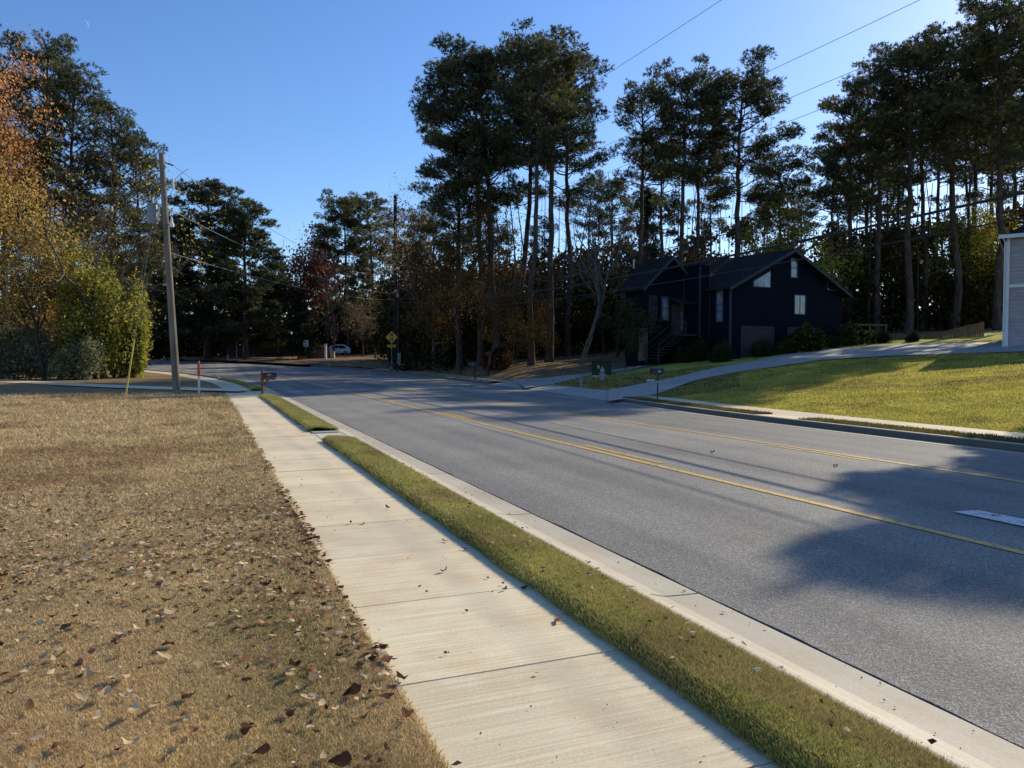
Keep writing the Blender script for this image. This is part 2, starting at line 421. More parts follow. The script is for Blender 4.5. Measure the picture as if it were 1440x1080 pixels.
M['signgreen'] = simple('sign_green', sh((0.02, 0.2, 0.12), 0.06), 3, 0.5)
M['signred'] = simple('signal_red', sh((0.45, 0.02, 0.02), 0.06), 3, 0.5)
M['siggreen'] = simple('signal_green', sh((0.03, 0.3, 0.16), 0.06), 3, 0.5)
M['navy'] = siding('navy_siding', (0.004, 0.0065, 0.014), 0.2, 0.9)
M['navytrim'] = simple('grey_blue_trim', sh((0.045, 0.052, 0.065)), 3, 0.7, spec=0.15)
M['garage'] = siding('garage_panel', (0.06, 0.052, 0.05), 0.55)
M['shingle'] = simple('dark_shingle', [(0.3, (0.012, 0.012, 0.014)), (0.7, (0.03, 0.029, 0.029))], 6, 0.95, bump=0.4, bscale=20, spec=0.08)
M['stone'] = simple('stone_veneer', [(0.3, (0.06, 0.045, 0.035)), (0.7, (0.2, 0.15, 0.11))], 5, 0.9, bump=0.8, bscale=8)
M['glass'] = simple('window_glass', sh((0.17, 0.2, 0.24), 0.6), 2.4, 0.08, spec=0.9)
M['darkglass'] = simple('dark_glass', sh((0.015, 0.017, 0.02)), 2, 0.05, spec=0.9)
M['mauve'] = siding('mauve_siding', (0.4, 0.35, 0.36), 0.19)
M['whitetrim'] = simple('white_trim', sh((0.72, 0.71, 0.7), 0.05), 3, 0.5)
M['greyside'] = siding('grey_siding', (0.19, 0.19, 0.2), 0.2)
M['brownside'] = siding('brown_siding', (0.07, 0.06, 0.06), 0.2)
M['fence'] = simple('fence_wood', [(0.3, (0.11, 0.07, 0.04)), (0.7, (0.22, 0.15, 0.085))], 3, 0.85, stretch=(5, 5, 0.6), bump=0.3)
M['darkfence'] = simple('weathered_fence', [(0.3, (0.03, 0.026, 0.02)), (0.7, (0.065, 0.055, 0.045))], 3, 0.9, stretch=(5, 5, 0.6))
M['boxgreen'] = simple('dark_green_enamel', sh((0.012, 0.028, 0.02)), 4, 0.5)
M['hydrant'] = simple('silver_paint', sh((0.26, 0.27, 0.3), 0.2), 12, 0.4, metal=0.2)
M['hydblue'] = simple('blue_grey_paint', sh((0.1, 0.12, 0.2), 0.15), 12, 0.5)
M['brick'] = brick('planter_brick', (0.11, 0.04, 0.028), (0.17, 0.065, 0.042), (0.18, 0.15, 0.13))
M['capstone'] = simple('cast_stone', sh((0.42, 0.38, 0.3)), 5, 0.8)
M['carwhite'] = simple('white_car_paint', sh((0.78, 0.79, 0.8), 0.03), 2, 0.25, spec=0.6)
M['rubber'] = simple('tyre_rubber', sh((0.015, 0.015, 0.015)), 9, 0.85)
M['rim'] = simple('alloy_rim', sh((0.4, 0.4, 0.42)), 5, 0.3, metal=0.8)
M['taillight'] = simple('red_lens', sh((0.4, 0.01, 0.012)), 5, 0.2)

# ------------------------------------------------------------------ sheets
def strip_mesh(name, rows, mat, kind='structure', col=None, smooth_=True):
    """rows: list of (n,3) arrays of equal length"""
    A = np.stack(rows, 0); nr, nc, _ = A.shape
    i, j = np.meshgrid(np.arange(nr - 1), np.arange(nc - 1), indexing='ij')
    a = i * nc + j
    q = np.stack([a, a + 1, a + nc + 1, a + nc], -1).reshape(-1, 4)
    V = A.reshape(-1, 3)
    # face up
    p = V[q[len(q) // 2]]
    if np.cross(p[1] - p[0], p[2] - p[0])[2] < 0: q = q[:, ::-1]
    if col is None: col = np.ones((len(V), 3))
    o = link(name, np_mesh(name, V, quads=q, mat=mat, col=col, smooth=smooth_))
    if kind: o['kind'] = kind
    return o
def lift(P, z): return np.column_stack([P, base(P[:, 1]) + z])

# ground sheet to the horizon
g = np.concatenate([-np.geomspace(2500, 20, 26), np.linspace(-15, 15, 7), np.geomspace(20, 2500, 26)])
GX, GY = np.meshgrid(g, g + 40, indexing='ij')
GZ = base(GY) - 0.45
strip_mesh('ground', [np.column_stack([GX[i], GY[i], GZ[i]]) for i in range(len(g))], M['ground'])

# road: edge crumbles a little
wob = (vnoise(LS, LS * 0, 2.2, 3) - 0.5) * 0.022 + (vnoise(LS, LS * 0, 6, 4) - 0.5) * 0.012
gap = 0.02
Lr = LE + LN * (gap + wob)[:, None]
rows = []
for k, t in enumerate(np.linspace(0, 1, 9)):
    P = Lr * (1 - t) + RE * t
    zz = base(Lr[:, 1]) * (1 - t) + base(RE[:, 1]) * t - 0.10 + 0.05 * math.sin(math.pi * t)
    rows.append(np.column_stack([P, zz]))
rows.insert(0, rows[0] - np.array([0, 0, 0.05]))
strip_mesh('road', rows, M['asphalt'], smooth_=False)
def road_z(n_frac): return -0.10 + 0.05 * math.sin(math.pi * n_frac)

# painted lines
def off_line(n0, n1, s0, s1, mat, name, z, kind='structure', wobble=0.0):
    m = (LS >= s0 - 1e-6) & (LS <= s1 + 1e-6)
    a = LE[m] + LN[m] * (n0 - 3.28); b = LE[m] + LN[m] * (n1 - 3.28)
    def pt(P):
        w = np.linalg.norm(RE[m] - LE[m], axis=1); t = np.clip(np.linalg.norm(P - LE[m], axis=1) / w, 0, 1)
        return np.column_stack([P, base(LE[m][:, 1]) * (1 - t) + base(RE[m][:, 1]) * t - 0.10 + 0.05 * np.sin(np.pi * t) + z])
    return strip_mesh(name, [pt(a), pt(b)], mat, kind)
LINES = []
off_line(6.36, 6.47, -28, 64, M['yellow'], 'road_marking', 0.006)
off_line(10.02, 10.13, -28, 60, M['yellow'], 'road_marking', 0.006)
for s0 in (0.9, 10.0, 19.2, 28.4, 37.6):
    off_line(6.58, 6.67, s0, s0 + 2.8, M['yellow'], 'road_marking', 0.006)
for s0 in (0.0, 9.0, 18.2, 27.4, 36.6):
    off_line(9.82, 9.91, s0, s0 + 2.6, M['yellow'], 'road_marking', 0.006)
# white turn arrow, only its stem end in view
ar = MB()
def rp(s, n):
    P = sn(s, n); t = (n - 3.28) / 10; return (P[0], P[1], road_z(t) + 0.011)
ar.quad(rp(5.70, 7.38), rp(5.66, 7.70), rp(3.4, 7.71), rp(3.4, 7.37))
ar.add([rp(3.39, 7.05), rp(3.39, 8.05), rp(2.2, 7.54)], [(0, 1, 2)])
ar.build('road_arrow_marking', M['white_paint'])['kind'] = 'structure'

# left gutter and rolled kerb
prof = [(0.0, -0.102), (0.14, -0.099), (0.28, -0.092), (0.40, -0.062), (0.48, -0.018), (0.53, 0.008), (0.58, 0.016), (0.63, 0.012), (0.64, -0.06)]
joint = np.ones(len(LS)); ccol = 0.93 + 0.14 * vnoise(np.floor(LS / 3.05) * 7.3, LS * 0, 1.0, 21)
jm = (np.abs((LS / 3.05) % 1.0 - 0.5) > 0.496)
rows = []; cols = []
for o, z in prof:
    P = LE - LN * o; rows.append(lift(P, z))
    c = ccol * (1.1 if o > 0.5 else 1.0); cols.append(np.column_stack([c, c * 0.985, c * 0.96]))
strip_mesh('left_kerb', rows, M['gutter'], col=np.concatenate(cols), smooth_=False)
# dark joints across the gutter
jb = MB()
for k in range(-1, 22):
    s = 1.52 + 3.05 * k
    i = int(np.argmin(np.abs(LS - s)))
    for (o0, z0), (o1, z1) in zip(prof[:-2], prof[1:-1]):
        a = LE[i] - LN[i] * o0; b = LE[i] - LN[i] * o1; t = np.array([-LN[i][1], LN[i][0]]) * 0.006
        za, zb = float(base(a[1])) + z0 + 0.0025, float(base(b[1])) + z1 + 0.0025
        jb.quad((*(a - t), za), (*(a + t), za), (*(b + t), zb), (*(b - t), zb))
M['joint'] = simple('joint_dirt', sh((0.05, 0.042, 0.034)), 20, 0.95)
jb.build('gutter_joint_lines', M['joint'])['kind'] = 'structure'

# right kerb (upright) and gutter
def seg(m, P0, N0, prof, name, mat, colf=None):
    rows = []; cols = []
    for o, z in prof:
        P = P0[m] + N0[m] * o; rows.append(lift(P, z)); cols.append(np.ones((m.sum(), 3)) * (colf(o) if colf else 1))
    return strip_mesh(name, rows, mat, col=np.concatenate(cols), smooth_=False)
rk = [(-0.02, -0.094), (0.19, -0.091), (0.30, -0.090), (0.34, 0.025), (0.37, 0.042), (0.48, 0.045), (0.50, -0.05)]
face_shade = lambda o: 0.22 if 0.2 < o < 0.36 else 0.85  # upright kerb face darkened in vertex colour, painting in its shade
seg(RS < 26.2, RE, RN, rk, 'right_kerb', M['gutter'], face_shade)
seg((RS > 43.5) & (RS < 86), RE, RN, rk, 'right_kerb', M['gutter'], face_shade)
seg((RS >= 25.5) & (RS <= 44), RE, RN, [(-0.02, -0.088), (0.5, -0.06), (1.2, -0.01), (2.0, 0.012), (3.2, 0.014)], 'driveway_apron', M['drive'])
# right verge, pavement
vg = [(0.49, 0.035), (0.7, 0.05), (1.0, 0.045), (1.24, 0.02)]
seg(RS < 15.2, RE, RN, vg, 'right_verge', M['verge'])
seg((RS > 16.9) & (RS < 25.6), RE, RN, vg, 'right_verge', M['verge'])
seg((RS >= 15.1) & (RS <= 17.0), RE, RN, [(0.485, 0.043), (1.24, 0.024)], 'pavement_ramp', M['concrete'])
seg((RS > 43.9) & (RS < 86), RE, RN, vg, 'right_verge', M['woodfloor'])
seg(RS < 26, RE, RN, [(1.2, 0.02), (2.5, 0.03)], 'right_pavement', M['concrete'], lambda o: 0.85)
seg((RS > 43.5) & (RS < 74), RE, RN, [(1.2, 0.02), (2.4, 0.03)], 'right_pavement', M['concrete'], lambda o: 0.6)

# left verge between kerb and sidewalk (turf stands proud)
def verge(s0, s1):
    m = (LS >= s0) & (LS <= s1)
    ed = (vnoise(LS[m], LS[m] * 0, 1.7, 9) - 0.5) * 0.022
    rows = []
    for o, z, e in ((0.60, 0.0, 0), (0.64, 0.03, 0), (0.80, 0.06, 0), (1.0, 0.08, 0), (1.13, 0.08, .6), (1.19, 0.05, 1), (1.2, -0.03, 1)):
        rows.append(lift(LE[m] - LN[m] * (o + ed * e)[:, None] if hasattr(ed * e, '__len__') else 0, z))
    return strip_mesh('left_verge', rows, M['verge'])
VERGE = [(-8, 14.75), (16.75, 33.0), (38.2, 56)]
for a, b in VERGE: verge(a, b)

# sidewalk slabs with tooled grooves
def slabs():
    Vs, Qs, Cs = [], [], []; b = 0
    edges = np.arange(-8.0, 62, 1.24) + 0.43
    for k in range(len(edges) - 1):
        s0, s1 = edges[k] + 0.006, edges[k + 1] - 0.006
        nn = 3; ss = np.linspace(s0, s1, nn)
        tone = 0.92 + 0.14 * random.random(); warm = random.uniform(-0.03, 0.03)
        i0 = [np.interp(ss, LS, LE[:, 0]), np.interp(ss, LS, LE[:, 1]), np.interp(ss, LS, LN[:, 0]), np.interp(ss, LS, LN[:, 1])]
        dz = random.uniform(-0.003, 0.003)
        for o0, o1 in ((1.17, 2.46),):
            prof2 = []
            for j in range(nn):
                for o in (o0, o0 + 0.012, o1 - 0.012, o1):
                    x = i0[0][j] - i0[2][j] * o; y = i0[1][j] - i0[3][j] * o
                    drop = -0.008 if o in (o0, o1) else 0
                    prof2.append((x, y, float(base(y)) + dz + drop))
            # ends dip into the groove
            prof2 = np.array(prof2)
            t0 = np.array([(i0[0][1] - i0[0][0]), (i0[1][1] - i0[1][0])]); t0 /= np.linalg.norm(t0)
            head = prof2[:4].copy(); head[:, :2] -= t0 * 0.006; head[:, 2] -= 0.014
            tail = prof2[-4:].copy(); tail[:, :2] += t0 * 0.006; tail[:, 2] -= 0.014
            P = np.vstack([head, prof2, tail])
            nr = nn + 2
            for r in range(nr - 1):
                for c in range(3):
                    a = b + r * 4 + c; Qs.append((a, a + 1, a + 5, a + 4))
            cc = np.ones((len(P), 3)) * tone; cc[:, 0] *= 1 + warm; cc[:, 2] *= 1 - warm
            cc[:4] *= 0.45; cc[-4:] *= 0.45
            Vs.append(P); Cs.append(cc); b += len(P)
    V = np.vstack(Vs); Q = np.array(Qs)
    p = V[Q[0]]
    if np.cross(p[1] - p[0], p[2] - p[0])[2] < 0: Q = Q[:, ::-1]
    o = link('sidewalk', np_mesh('sidewalk', V, quads=Q, mat=M['concrete'], col=np.vstack(Cs)))
    o['kind'] = 'structure'
slabs()
m_ = (LS > 60)
strip_mesh('sidewalk', [lift((LE - LN * 1.17)[m_], 0.0), lift((LE - LN * 2.46)[m_], 0.0)], M['concrete'])
# slabs that cross the verge
for s0, s1, zz in ((14.6, 16.9, 0.004), (32.9, 38.4, 0.002)):
    m_ = (LS >= s0) & (LS <= s1)
    strip_mesh('sidewalk_crossing', [lift((LE - LN * 0.62)[m_], zz + 0.004), lift((LE - LN * 0.9)[m_], zz - 0.002), lift((LE - LN * 1.175)[m_], zz)], M['gutter'], col=np.ones((m_.sum() * 3, 3)) * 1.25)

# left lawn: rays going left from the sidewalk edge
off = np.concatenate([np.linspace(0, 6, 13), np.geomspace(7, 160, 22)])
P0 = LE - LN * 2.44
rows = []
for o in off:
    P = P0 + np.array([-1.0, 0.0]) * o
    z = 0.004 + 0.02 * smooth(0, 0.4, o) + (fbm(P[:, 0], P[:, 1], 0.35, 5) - 0.5) * 0.10 * smooth(0.3, 4, o)
    rows.append(np.column_stack([P, base(P[:, 1]) + z]))
strip_mesh('left_lawn', rows, M['lawn_dry'])
def left_lawn_z(x, y):
    sx = np.interp(y, P0[:, 1], P0[:, 0]); o = sx - x
    return base(y) + 0.004 + 0.02 * smooth(0, 0.4, o) + (fbm(x, y, 0.35, 5) - 0.5) * 0.10 * smooth(0.3, 4, o)

# right yards
hd = np.degrees(np.arctan2(-RN[:, 1], RN[:, 0])) # 0 along +x
d22 = np.array([0.9272, 0.3746])
w_ = smooth(40, 60, RS)[:, None]
RD = d22 * (1 - w_) + RN * w_; RD /= np.linalg.norm(RD, axis=1)[:, None]
off = np.concatenate([np.linspace(0, 8, 17), np.geomspace(8.6, 150, 34)])
Q0 = RE + RN * 2.48
rows = []
RL = RS < 125
for o in off:
    P = (Q0 + RD * o)[RL]
    rows.append(np.column_stack([P, ground(P[:, 0], P[:, 1]) + 0.005 + 0.02 * smooth(0, 0.5, o) + (fbm(P[:, 0], P[:, 1], 0.5, 8) - 0.5) * 0.12 * smooth(0, 3, o)]))
A = np.stack(rows, 0)
split = int(np.argmin(np.abs(RS[RL] - 43.7)))
strip_mesh('right_lawn', [r[:split + 1] for r in rows], M['lawn_green'])
strip_mesh('wood_floor', [r[split:] for r in rows], M['woodfloor'])
def right_lawn_z(x, y):
    e = right_e(x, y); o = e - 2.48
    return ground(x, y) + 0.005 + 0.02 * smooth(0, 0.5, o) + (fbm(x, y, 0.5, 8) - 0.5) * 0.12 * smooth(0, 3, o)

def drape(name, up, lo, mat, dz=0.03, n=60):
    """sheet between two edge lines given by the points seen in the photograph"""
    def res(pts):
        W = np.array([list(px(*p)) for p in pts]); a = arcs(W[:, :2]); t = np.linspace(0, a[-1], n)
        return np.column_stack([np.interp(t, a, W[:, 0]), np.interp(t, a, W[:, 1])])
    U, Lo = res(up), res(lo)
    rows = []
    for t in np.linspace(0, 1, 6):
        P = U * (1 - t) + Lo * t
        rows.append(np.column_stack([P, ground(P[:, 0], P[:, 1]) + dz + 0.05 * smooth(2, 6, right_e(P[:, 0], P[:, 1]))]))
    return strip_mesh(name, rows, mat)
drape('driveway', [(856, 549), (948, 533), (1007, 518.5), (1066, 508), (1113, 499), (1154, 494), (1220, 489), (1262, 486.5), (1323, 484.5), (1385, 483.5), (1450, 483)],
      [(856, 565), (919, 556), (978, 537), (1036.5, 525), (1095, 517), (1154, 508), (1220, 504), (1262, 502), (1323, 500), (1385, 498), (1450, 496)], M['drive'])
drape('walkway', [(722, 535), (770, 532.5), (827, 527), (884, 518.5), (909, 514.6), (930, 510)], [(739, 546), (781, 540), (832, 529.5), (884, 522), (909, 517.0), (930, 512)], M['drive'], 0.032)
# drive across the left lawn to the side yard
a = np.array([[-12.6, 36.6], [-19, 40.0], [-27, 45.3], [-37, 52.5], [-60, 70]]); b = np.array([[-12.3, 34.2], [-19, 37.6], [-27, 43.0], [-37, 50.2], [-60, 67.5]])
a = catmull(a, [8] * 4); b = catmull(b, [8] * 4)
strip_mesh('side_path', [np.column_stack([a, base(a[:, 1]) + 0.075]), np.column_stack([b, base(b[:, 1]) + 0.075])], M['concrete'])

# ------------------------------------------------------------------ grass
def blades(name, X, Y, Z, h, w, cols, label, cat, lean=0.5, mat='blade'):
    n = len(X); a = RNG.random(n) * 2 * np.pi; b = RNG.random(n) * 2 * np.pi
    hh = h * (0.55 + 0.9 * RNG.random(n)); ww = w * (0.6 + 0.8 * RNG.random(n)); ln = lean * hh * (0.3 + RNG.random(n))
    V = np.zeros((n, 3, 3), np.float32)
    V[:, 0] = np.column_stack([X - np.cos(a) * ww, Y - np.sin(a) * ww, Z - 0.01]); V[:, 1] = np.column_stack([X + np.cos(a) * ww, Y + np.sin(a) * ww, Z - 0.01])
    V[:, 2] = np.column_stack([X + np.cos(b) * ln, Y + np.sin(b) * ln, Z + hh])
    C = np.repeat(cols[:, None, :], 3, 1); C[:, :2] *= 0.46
    o = link(name, np_mesh(name, V.reshape(-1, 3), tris=np.arange(3 * n).reshape(-1, 3), mat=M[mat], col=C.reshape(-1, 3)))
    tag(o, label, cat, kind='stuff'); return o
def pick(n, pal, jit=0.2):
    pal = np.array(pal); c = pal[RNG.integers(0, len(pal), n)]
    return c * (1 + jit * (RNG.random((n, 1)) * 2 - 1)) * (1 + 0.06 * (RNG.random((n, 3)) * 2 - 1))
def frustum(n, d0, d1, u0, u1, power=1.0):
    """points on the ground in the field of view, denser near the camera"""
    t = RNG.random(n); d = (d0 ** -power + t * (d1 ** -power - d0 ** -power)) ** (-1 / power)
    u = u0 + RNG.random(n) * (u1 - u0)
    return (u - CU) / FPX * d, d
# dry lawn
def lawn_pts(n, d0, d1, power):
    X, Y = frustum(n, d0, d1, -420, 640, power)
    sx = np.interp(Y, P0[:, 1], P0[:, 0]); k = X < sx + 0.03 * RNG.random(n)
    return X[k], Y[k]
X1, Y1 = lawn_pts(700000, 2.2, 9, 1.2); X2, Y2 = lawn_pts(260000, 9, 33, 0.7)
X = np.concatenate([X1, X2]); Y = np.concatenate([Y1, Y2])
sz = np.clip(Y / 8, 0.55, 3.0)
c = 1.62 * pick(len(X), [(0.62, 0.47, 0.25), (0.48, 0.365, 0.2), (0.38, 0.28, 0.155), (0.26, 0.185, 0.1), (0.7, 0.57, 0.35), (0.38, 0.32, 0.15)], 0.32)
gm = fbm(X, Y, 0.75, 31) + 0.22 * (fbm(X, Y, 3.0, 35) - 0.5)
edge = np.interp(Y, P0[:, 1], P0[:, 0]) - X
greeny = np.clip((gm - 0.68) * 6, 0, 1) * 0.42 + 0.42 * np.exp(-np.abs(edge - 0.5) / 0.35) * (gm > 0.42)
g = (RNG.random(len(X)) < np.clip(greeny, 0, 1)); c[g] = pick(int(g.sum()), [(0.36, 0.33, 0.12), (0.28, 0.28, 0.1), (0.44, 0.38, 0.15)])
dk = np.clip((fbm(X, Y, 0.5, 41) - 0.45) * 3.5, 0, 1)[:, None]; c = c * (1 - 0.38 * dk * np.array([[0.8, 1.0, 1.1]]))
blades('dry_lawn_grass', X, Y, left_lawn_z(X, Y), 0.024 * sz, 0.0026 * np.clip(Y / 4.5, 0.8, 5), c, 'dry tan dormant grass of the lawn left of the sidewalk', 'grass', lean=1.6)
# verge grass
def verge_grass(s0, s1, n, name, label, sz):
    s = s0 + (s1 - s0) * RNG.random(n) ** (1.8 if s0 < 0 else 1.2); o = 0.62 + 0.60 * RNG.random(n)
    ed = (vnoise(s, s * 0, 1.7, 9) - 0.5) * 0.022
    o = np.where(o > 1.1, o + ed, o)
    x = np.interp(s, LS, LE[:, 0]) - np.interp(s, LS, LN[:, 0]) * o; y = np.interp(s, LS, LE[:, 1]) - np.interp(s, LS, LN[:, 1]) * o
    z = base(y) + np.interp(o, [0.60, 0.64, 0.8, 1.0, 1.13, 1.19, 1.22], [0, 0.03, 0.06, 0.08, 0.08, 0.05, 0.02])
    c = 1.5 * pick(n, [(0.24, 0.26, 0.065), (0.31, 0.3, 0.09), (0.42, 0.36, 0.14), (0.5, 0.41, 0.18), (0.18, 0.2, 0.055), (0.36, 0.32, 0.1)])
    c *= (0.75 + 0.5 * fbm(x, y, 1.3, 55))[:, None]
    br = (fbm(x, y, 1.1, 57) > 0.6) & (RNG.random(n) < 0.6); c[br] = pick(int(br.sum()), [(0.5, 0.39, 0.18), (0.4, 0.31, 0.14)])
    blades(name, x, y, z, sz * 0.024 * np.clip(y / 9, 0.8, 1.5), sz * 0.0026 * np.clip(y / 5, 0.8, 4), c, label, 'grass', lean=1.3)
verge_grass(-1.0, 14.75, 230000, 'verge_grass', 'green turf strip between sidewalk and kerb in the foreground', 1.0)
verge_grass(-1.0, 6.0, 130000, 'verge_grass', 'short dense turf at the near end of the verge strip', 0.9)
verge_grass(16.75, 33.0, 60000, 'verge_grass', 'green turf strip running to the left mailbox', 1.2)
verge_grass(38.2, 56, 20000, 'verge_grass', 'shaded turf strip beyond the left mailbox', 1.3)
# right lawn
X, Y = frustum(420000, 12, 46, 780, 1560, 0.6)
e = right_e(X, Y); s_ = X * TD[0] + Y * TD[1]
k = (e > 2.5) & (s_ < 41); X, Y, e = X[k], Y[k], e[k]
EXC = []
def in_sheet(o, X, Y):
    me = o.data; import bmesh
    from mathutils.bvhtree import BVHTree
    bv = BVHTree.FromPolygons([tuple(v.co) for v in me.vertices], [tuple(p.vertices) for p in me.polygons])
    return np.array([bv.ray_cast(Vector((x, y, 50)), Vector((0, 0, -1)))[0] is not None for x, y in zip(X, Y)])
occ = in_sheet(bpy.data.objects['driveway'], X, Y) | in_sheet(bpy.data.objects['walkway'], X, Y)
X, Y, e = X[~occ], Y[~occ], e[~occ]
c = 1.6 * pick(len(X), [(0.43, 0.35, 0.1), (0.45, 0.40, 0.08), (0.54, 0.45, 0.12), (0.26, 0.28, 0.05)])
pt_ = np.clip((fbm(X, Y, 0.4, 61) - 0.56) * 6, 0, 1) * 0.7; g = RNG.random(len(X)) < pt_
c[g] = pick(int(g.sum()), [(0.32, 0.22, 0.1), (0.42, 0.3, 0.14)])
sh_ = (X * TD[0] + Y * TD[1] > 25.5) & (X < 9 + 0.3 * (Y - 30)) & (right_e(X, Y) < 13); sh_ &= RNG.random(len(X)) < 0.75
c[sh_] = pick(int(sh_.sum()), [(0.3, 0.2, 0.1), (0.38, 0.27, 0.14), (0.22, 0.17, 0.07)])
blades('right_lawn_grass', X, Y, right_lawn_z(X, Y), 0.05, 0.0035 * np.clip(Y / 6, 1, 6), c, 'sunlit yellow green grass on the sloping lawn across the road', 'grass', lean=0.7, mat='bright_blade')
s = -10 + 36 * RNG.random(40000); s = s[(s < 15.1) | (s > 17)]; o = 0.5 + 0.74 * RNG.random(len(s))
x = np.interp(s, RS, RE[:, 0]) + np.interp(s, RS, RN[:, 0]) * o; y = np.interp(s, RS, RE[:, 1]) + np.interp(s, RS, RN[:, 1]) * o
blades('far_verge_grass', x, y, base(y) + 0.035, 0.05, 0.011, pick(len(x), [(0.2, 0.18, 0.05), (0.26, 0.2, 0.08), (0.16, 0.15, 0.05)]), 'yellowish turf strip along the far kerb', 'grass')

# ------------------------------------------------------------------ fallen leaves
def leaf_geo(L, w, curl, seed):
    r = random.Random(seed); n = 5; V = []; 
    for i in range(n + 1):
        t = i / n; ww = w * math.sin(math.pi * (0.08 + 0.9 * t)) ** 0.7 * (1.15 if i in (2, 4) else 0.8 if i == 3 else 1)
        z = curl * L * (4 * (t - 0.45) ** 2) + r.uniform(-0.05, 0.05) * L
        bend = (t - 0.4) * w * 0.8 * (1 if seed % 2 else -1)
        V += [(-ww * r.uniform(0.6, 1.3) + bend, (t - 0.5) * L, z + curl * ww * 0.7 + r.uniform(-0.3, 0.3) * ww), (bend, (t - 0.5) * L, z + r.uniform(-.1, .1) * ww), (ww * r.uniform(0.6, 1.3) + bend, (t - 0.5) * L, z + curl * ww * 0.4 + r.uniform(-0.3, 0.5) * ww)]
    Q = []
    for i in range(n):
        b = i * 3; Q += [(b, b + 1, b + 4, b + 3), (b + 1, b + 2, b + 5, b + 4)]
    return np.array(V), np.array(Q)
LEAFCOL = {'tan': (0.62, 0.46, 0.28), 'brown': (0.26, 0.15, 0.08), 'dark': (0.09, 0.05, 0.033), 'red': (0.36, 0.15, 0.08), 'pale': (0.74, 0.58, 0.36)}
LEAFM = {}
for kname, c in LEAFCOL.items():
    for v in range(3):
        V, Q = leaf_geo(0.078, 0.017 + 0.006 * v, (0.16, 0.4, -0.12)[v], 10 * v + len(kname))
        V[:, 2] -= V[:, 2].min() - 0.002
        LEAFM[kname, v] = np_mesh('fallen_leaf', V, quads=Q, mat=M['leaf_litter'], col=np.tile(np.array(c), (len(V), 1)) * (0.8 + 0.4 * RNG.random((len(V), 1))), smooth=True)
# the mass of small leaves further off
def litter(name, X, Y, Z, L, label, pal):
    n = len(X); a = RNG.random(n) * 2 * np.pi; tl = (RNG.random(n) - 0.5) * 1.4
    dx, dy = np.cos(a), np.sin(a); w = L * (0.25 + 0.2 * RNG.random(n))
    V = np.zeros((n, 4, 3)); up = np.abs(np.sin(tl)) * L * 0.5
    V[:, 0] = np.column_stack([X - dx * L / 2, Y - dy * L / 2, Z + 0.012 + up]); V[:, 2] = np.column_stack([X + dx * L / 2, Y + dy * L / 2, Z + 0.012 + up * 0.4])
    V[:, 1] = np.column_stack([X - dy * w, Y + dx * w, Z + 0.004 + up * 1.2 * RNG.random(n)]); V[:, 3] = np.column_stack([X + dy * w, Y - dx * w, Z + 0.014 + up * RNG.random(n)])
    c = np.repeat(pick(n, pal)[:, None], 4, 1)
    b = np.arange(n) * 4
    T = np.concatenate([np.column_stack([b, b + 1, b + 2]), np.column_stack([b, b + 2, b + 3])])
    o = link(name, np_mesh(name, V.reshape(-1, 3), tris=T, mat=M['leaf_litter'], col=c.reshape(-1, 3)))
    return tag(o, label, 'leaves', kind='stuff')
PAL = [LEAFCOL['tan'], LEAFCOL['brown'], LEAFCOL['brown'], LEAFCOL['dark'], LEAFCOL['dark'], LEAFCOL['pale'], LEAFCOL['tan'], LEAFCOL['pale'], LEAFCOL['dark'], LEAFCOL['red']]
X, Y = lawn_pts(34000, 3.6, 31, -0.35); k = (RNG.random(len(X)) < (Y - 3.4) / 2.5) & ((fbm(X, Y, 0.5, 71) + 0.6 * RNG.random(len(X))) > 0.70)
k &= Y < 30 - 3 * RNG.random(len(X)); X, Y = X[k], Y[k]
litter('leaf_litter', X, Y, left_lawn_z(X, Y), 0.022 + 0.045 * RNG.random(len(X)), 'scattered small brown and tan leaves over the dry lawn', PAL)
s = 1.5 + 30 * RNG.random(900); o = 0.66 + 0.48 * RNG.random(len(s))
x = np.interp(s, LS, LE[:, 0]) - np.interp(s, LS, LN[:, 0]) * o; y = np.interp(s, LS, LE[:, 1]) - np.interp(s, LS, LN[:, 1]) * o
k = (s < 14.6) | (s > 16.9)
litter('leaf_litter', x[k], y[k], base(y[k]) + 0.085, 0.012 + 0.035 * RNG.random(int(k.sum())), 'small leaf scraps caught in the verge turf', PAL)
# leaves blown against the sidewalk edge
s = -1 + 26 * RNG.random(1100) ** 1.1; o = 2.45 + np.abs(RNG.normal(0, 0.06, len(s))) - 0.06
x = np.interp(s, LS, LE[:, 0]) - np.interp(s, LS, LN[:, 0]) * o; y = np.interp(s, LS, LE[:, 1]) - np.interp(s, LS, LN[:, 1]) * o
k = vnoise(s, s * 0, 2.5, 77) > 0.48; x, y = x[k], y[k]
litter('leaf_litter', x, y, base(y) + 0.015, 0.03 + 0.05 * RNG.random(len(x)), 'line of dark leaf scraps along the left sidewalk edge', [LEAFCOL['dark'], LEAFCOL['dark'], LEAFCOL['brown'], LEAFCOL['tan']])
X, Y = frustum(1500, 15, 40, 820, 1500, 0.5); e = right_e(X, Y); k = (e > 2.7) & (e < 9); X, Y = X[k], Y[k]
litter('leaf_litter', X, Y, right_lawn_z(X, Y), 0.07 + 0.06 * RNG.random(len(X)), 'small dry leaves dotted over the sunlit far lawn', PAL)
X, Y = frustum(3500, 40, 78, 440, 900, 0.4); e = right_e(X, Y); k = (e > 2.7) & (e < 16); X, Y = X[k], Y[k]
litter('leaf_litter', X, Y, right_lawn_z(X, Y), 0.12 + 0.1 * RNG.random(len(X)), 'thick brown leaf fall under the central pines', [LEAFCOL['brown'], LEAFCOL['tan'], LEAFCOL['red'], LEAFCOL['brown']])
s = 1 + 30 * RNG.random(240) ** 1.1; o = np.abs(RNG.normal(0.0, 0.2, len(s))) + 0.03
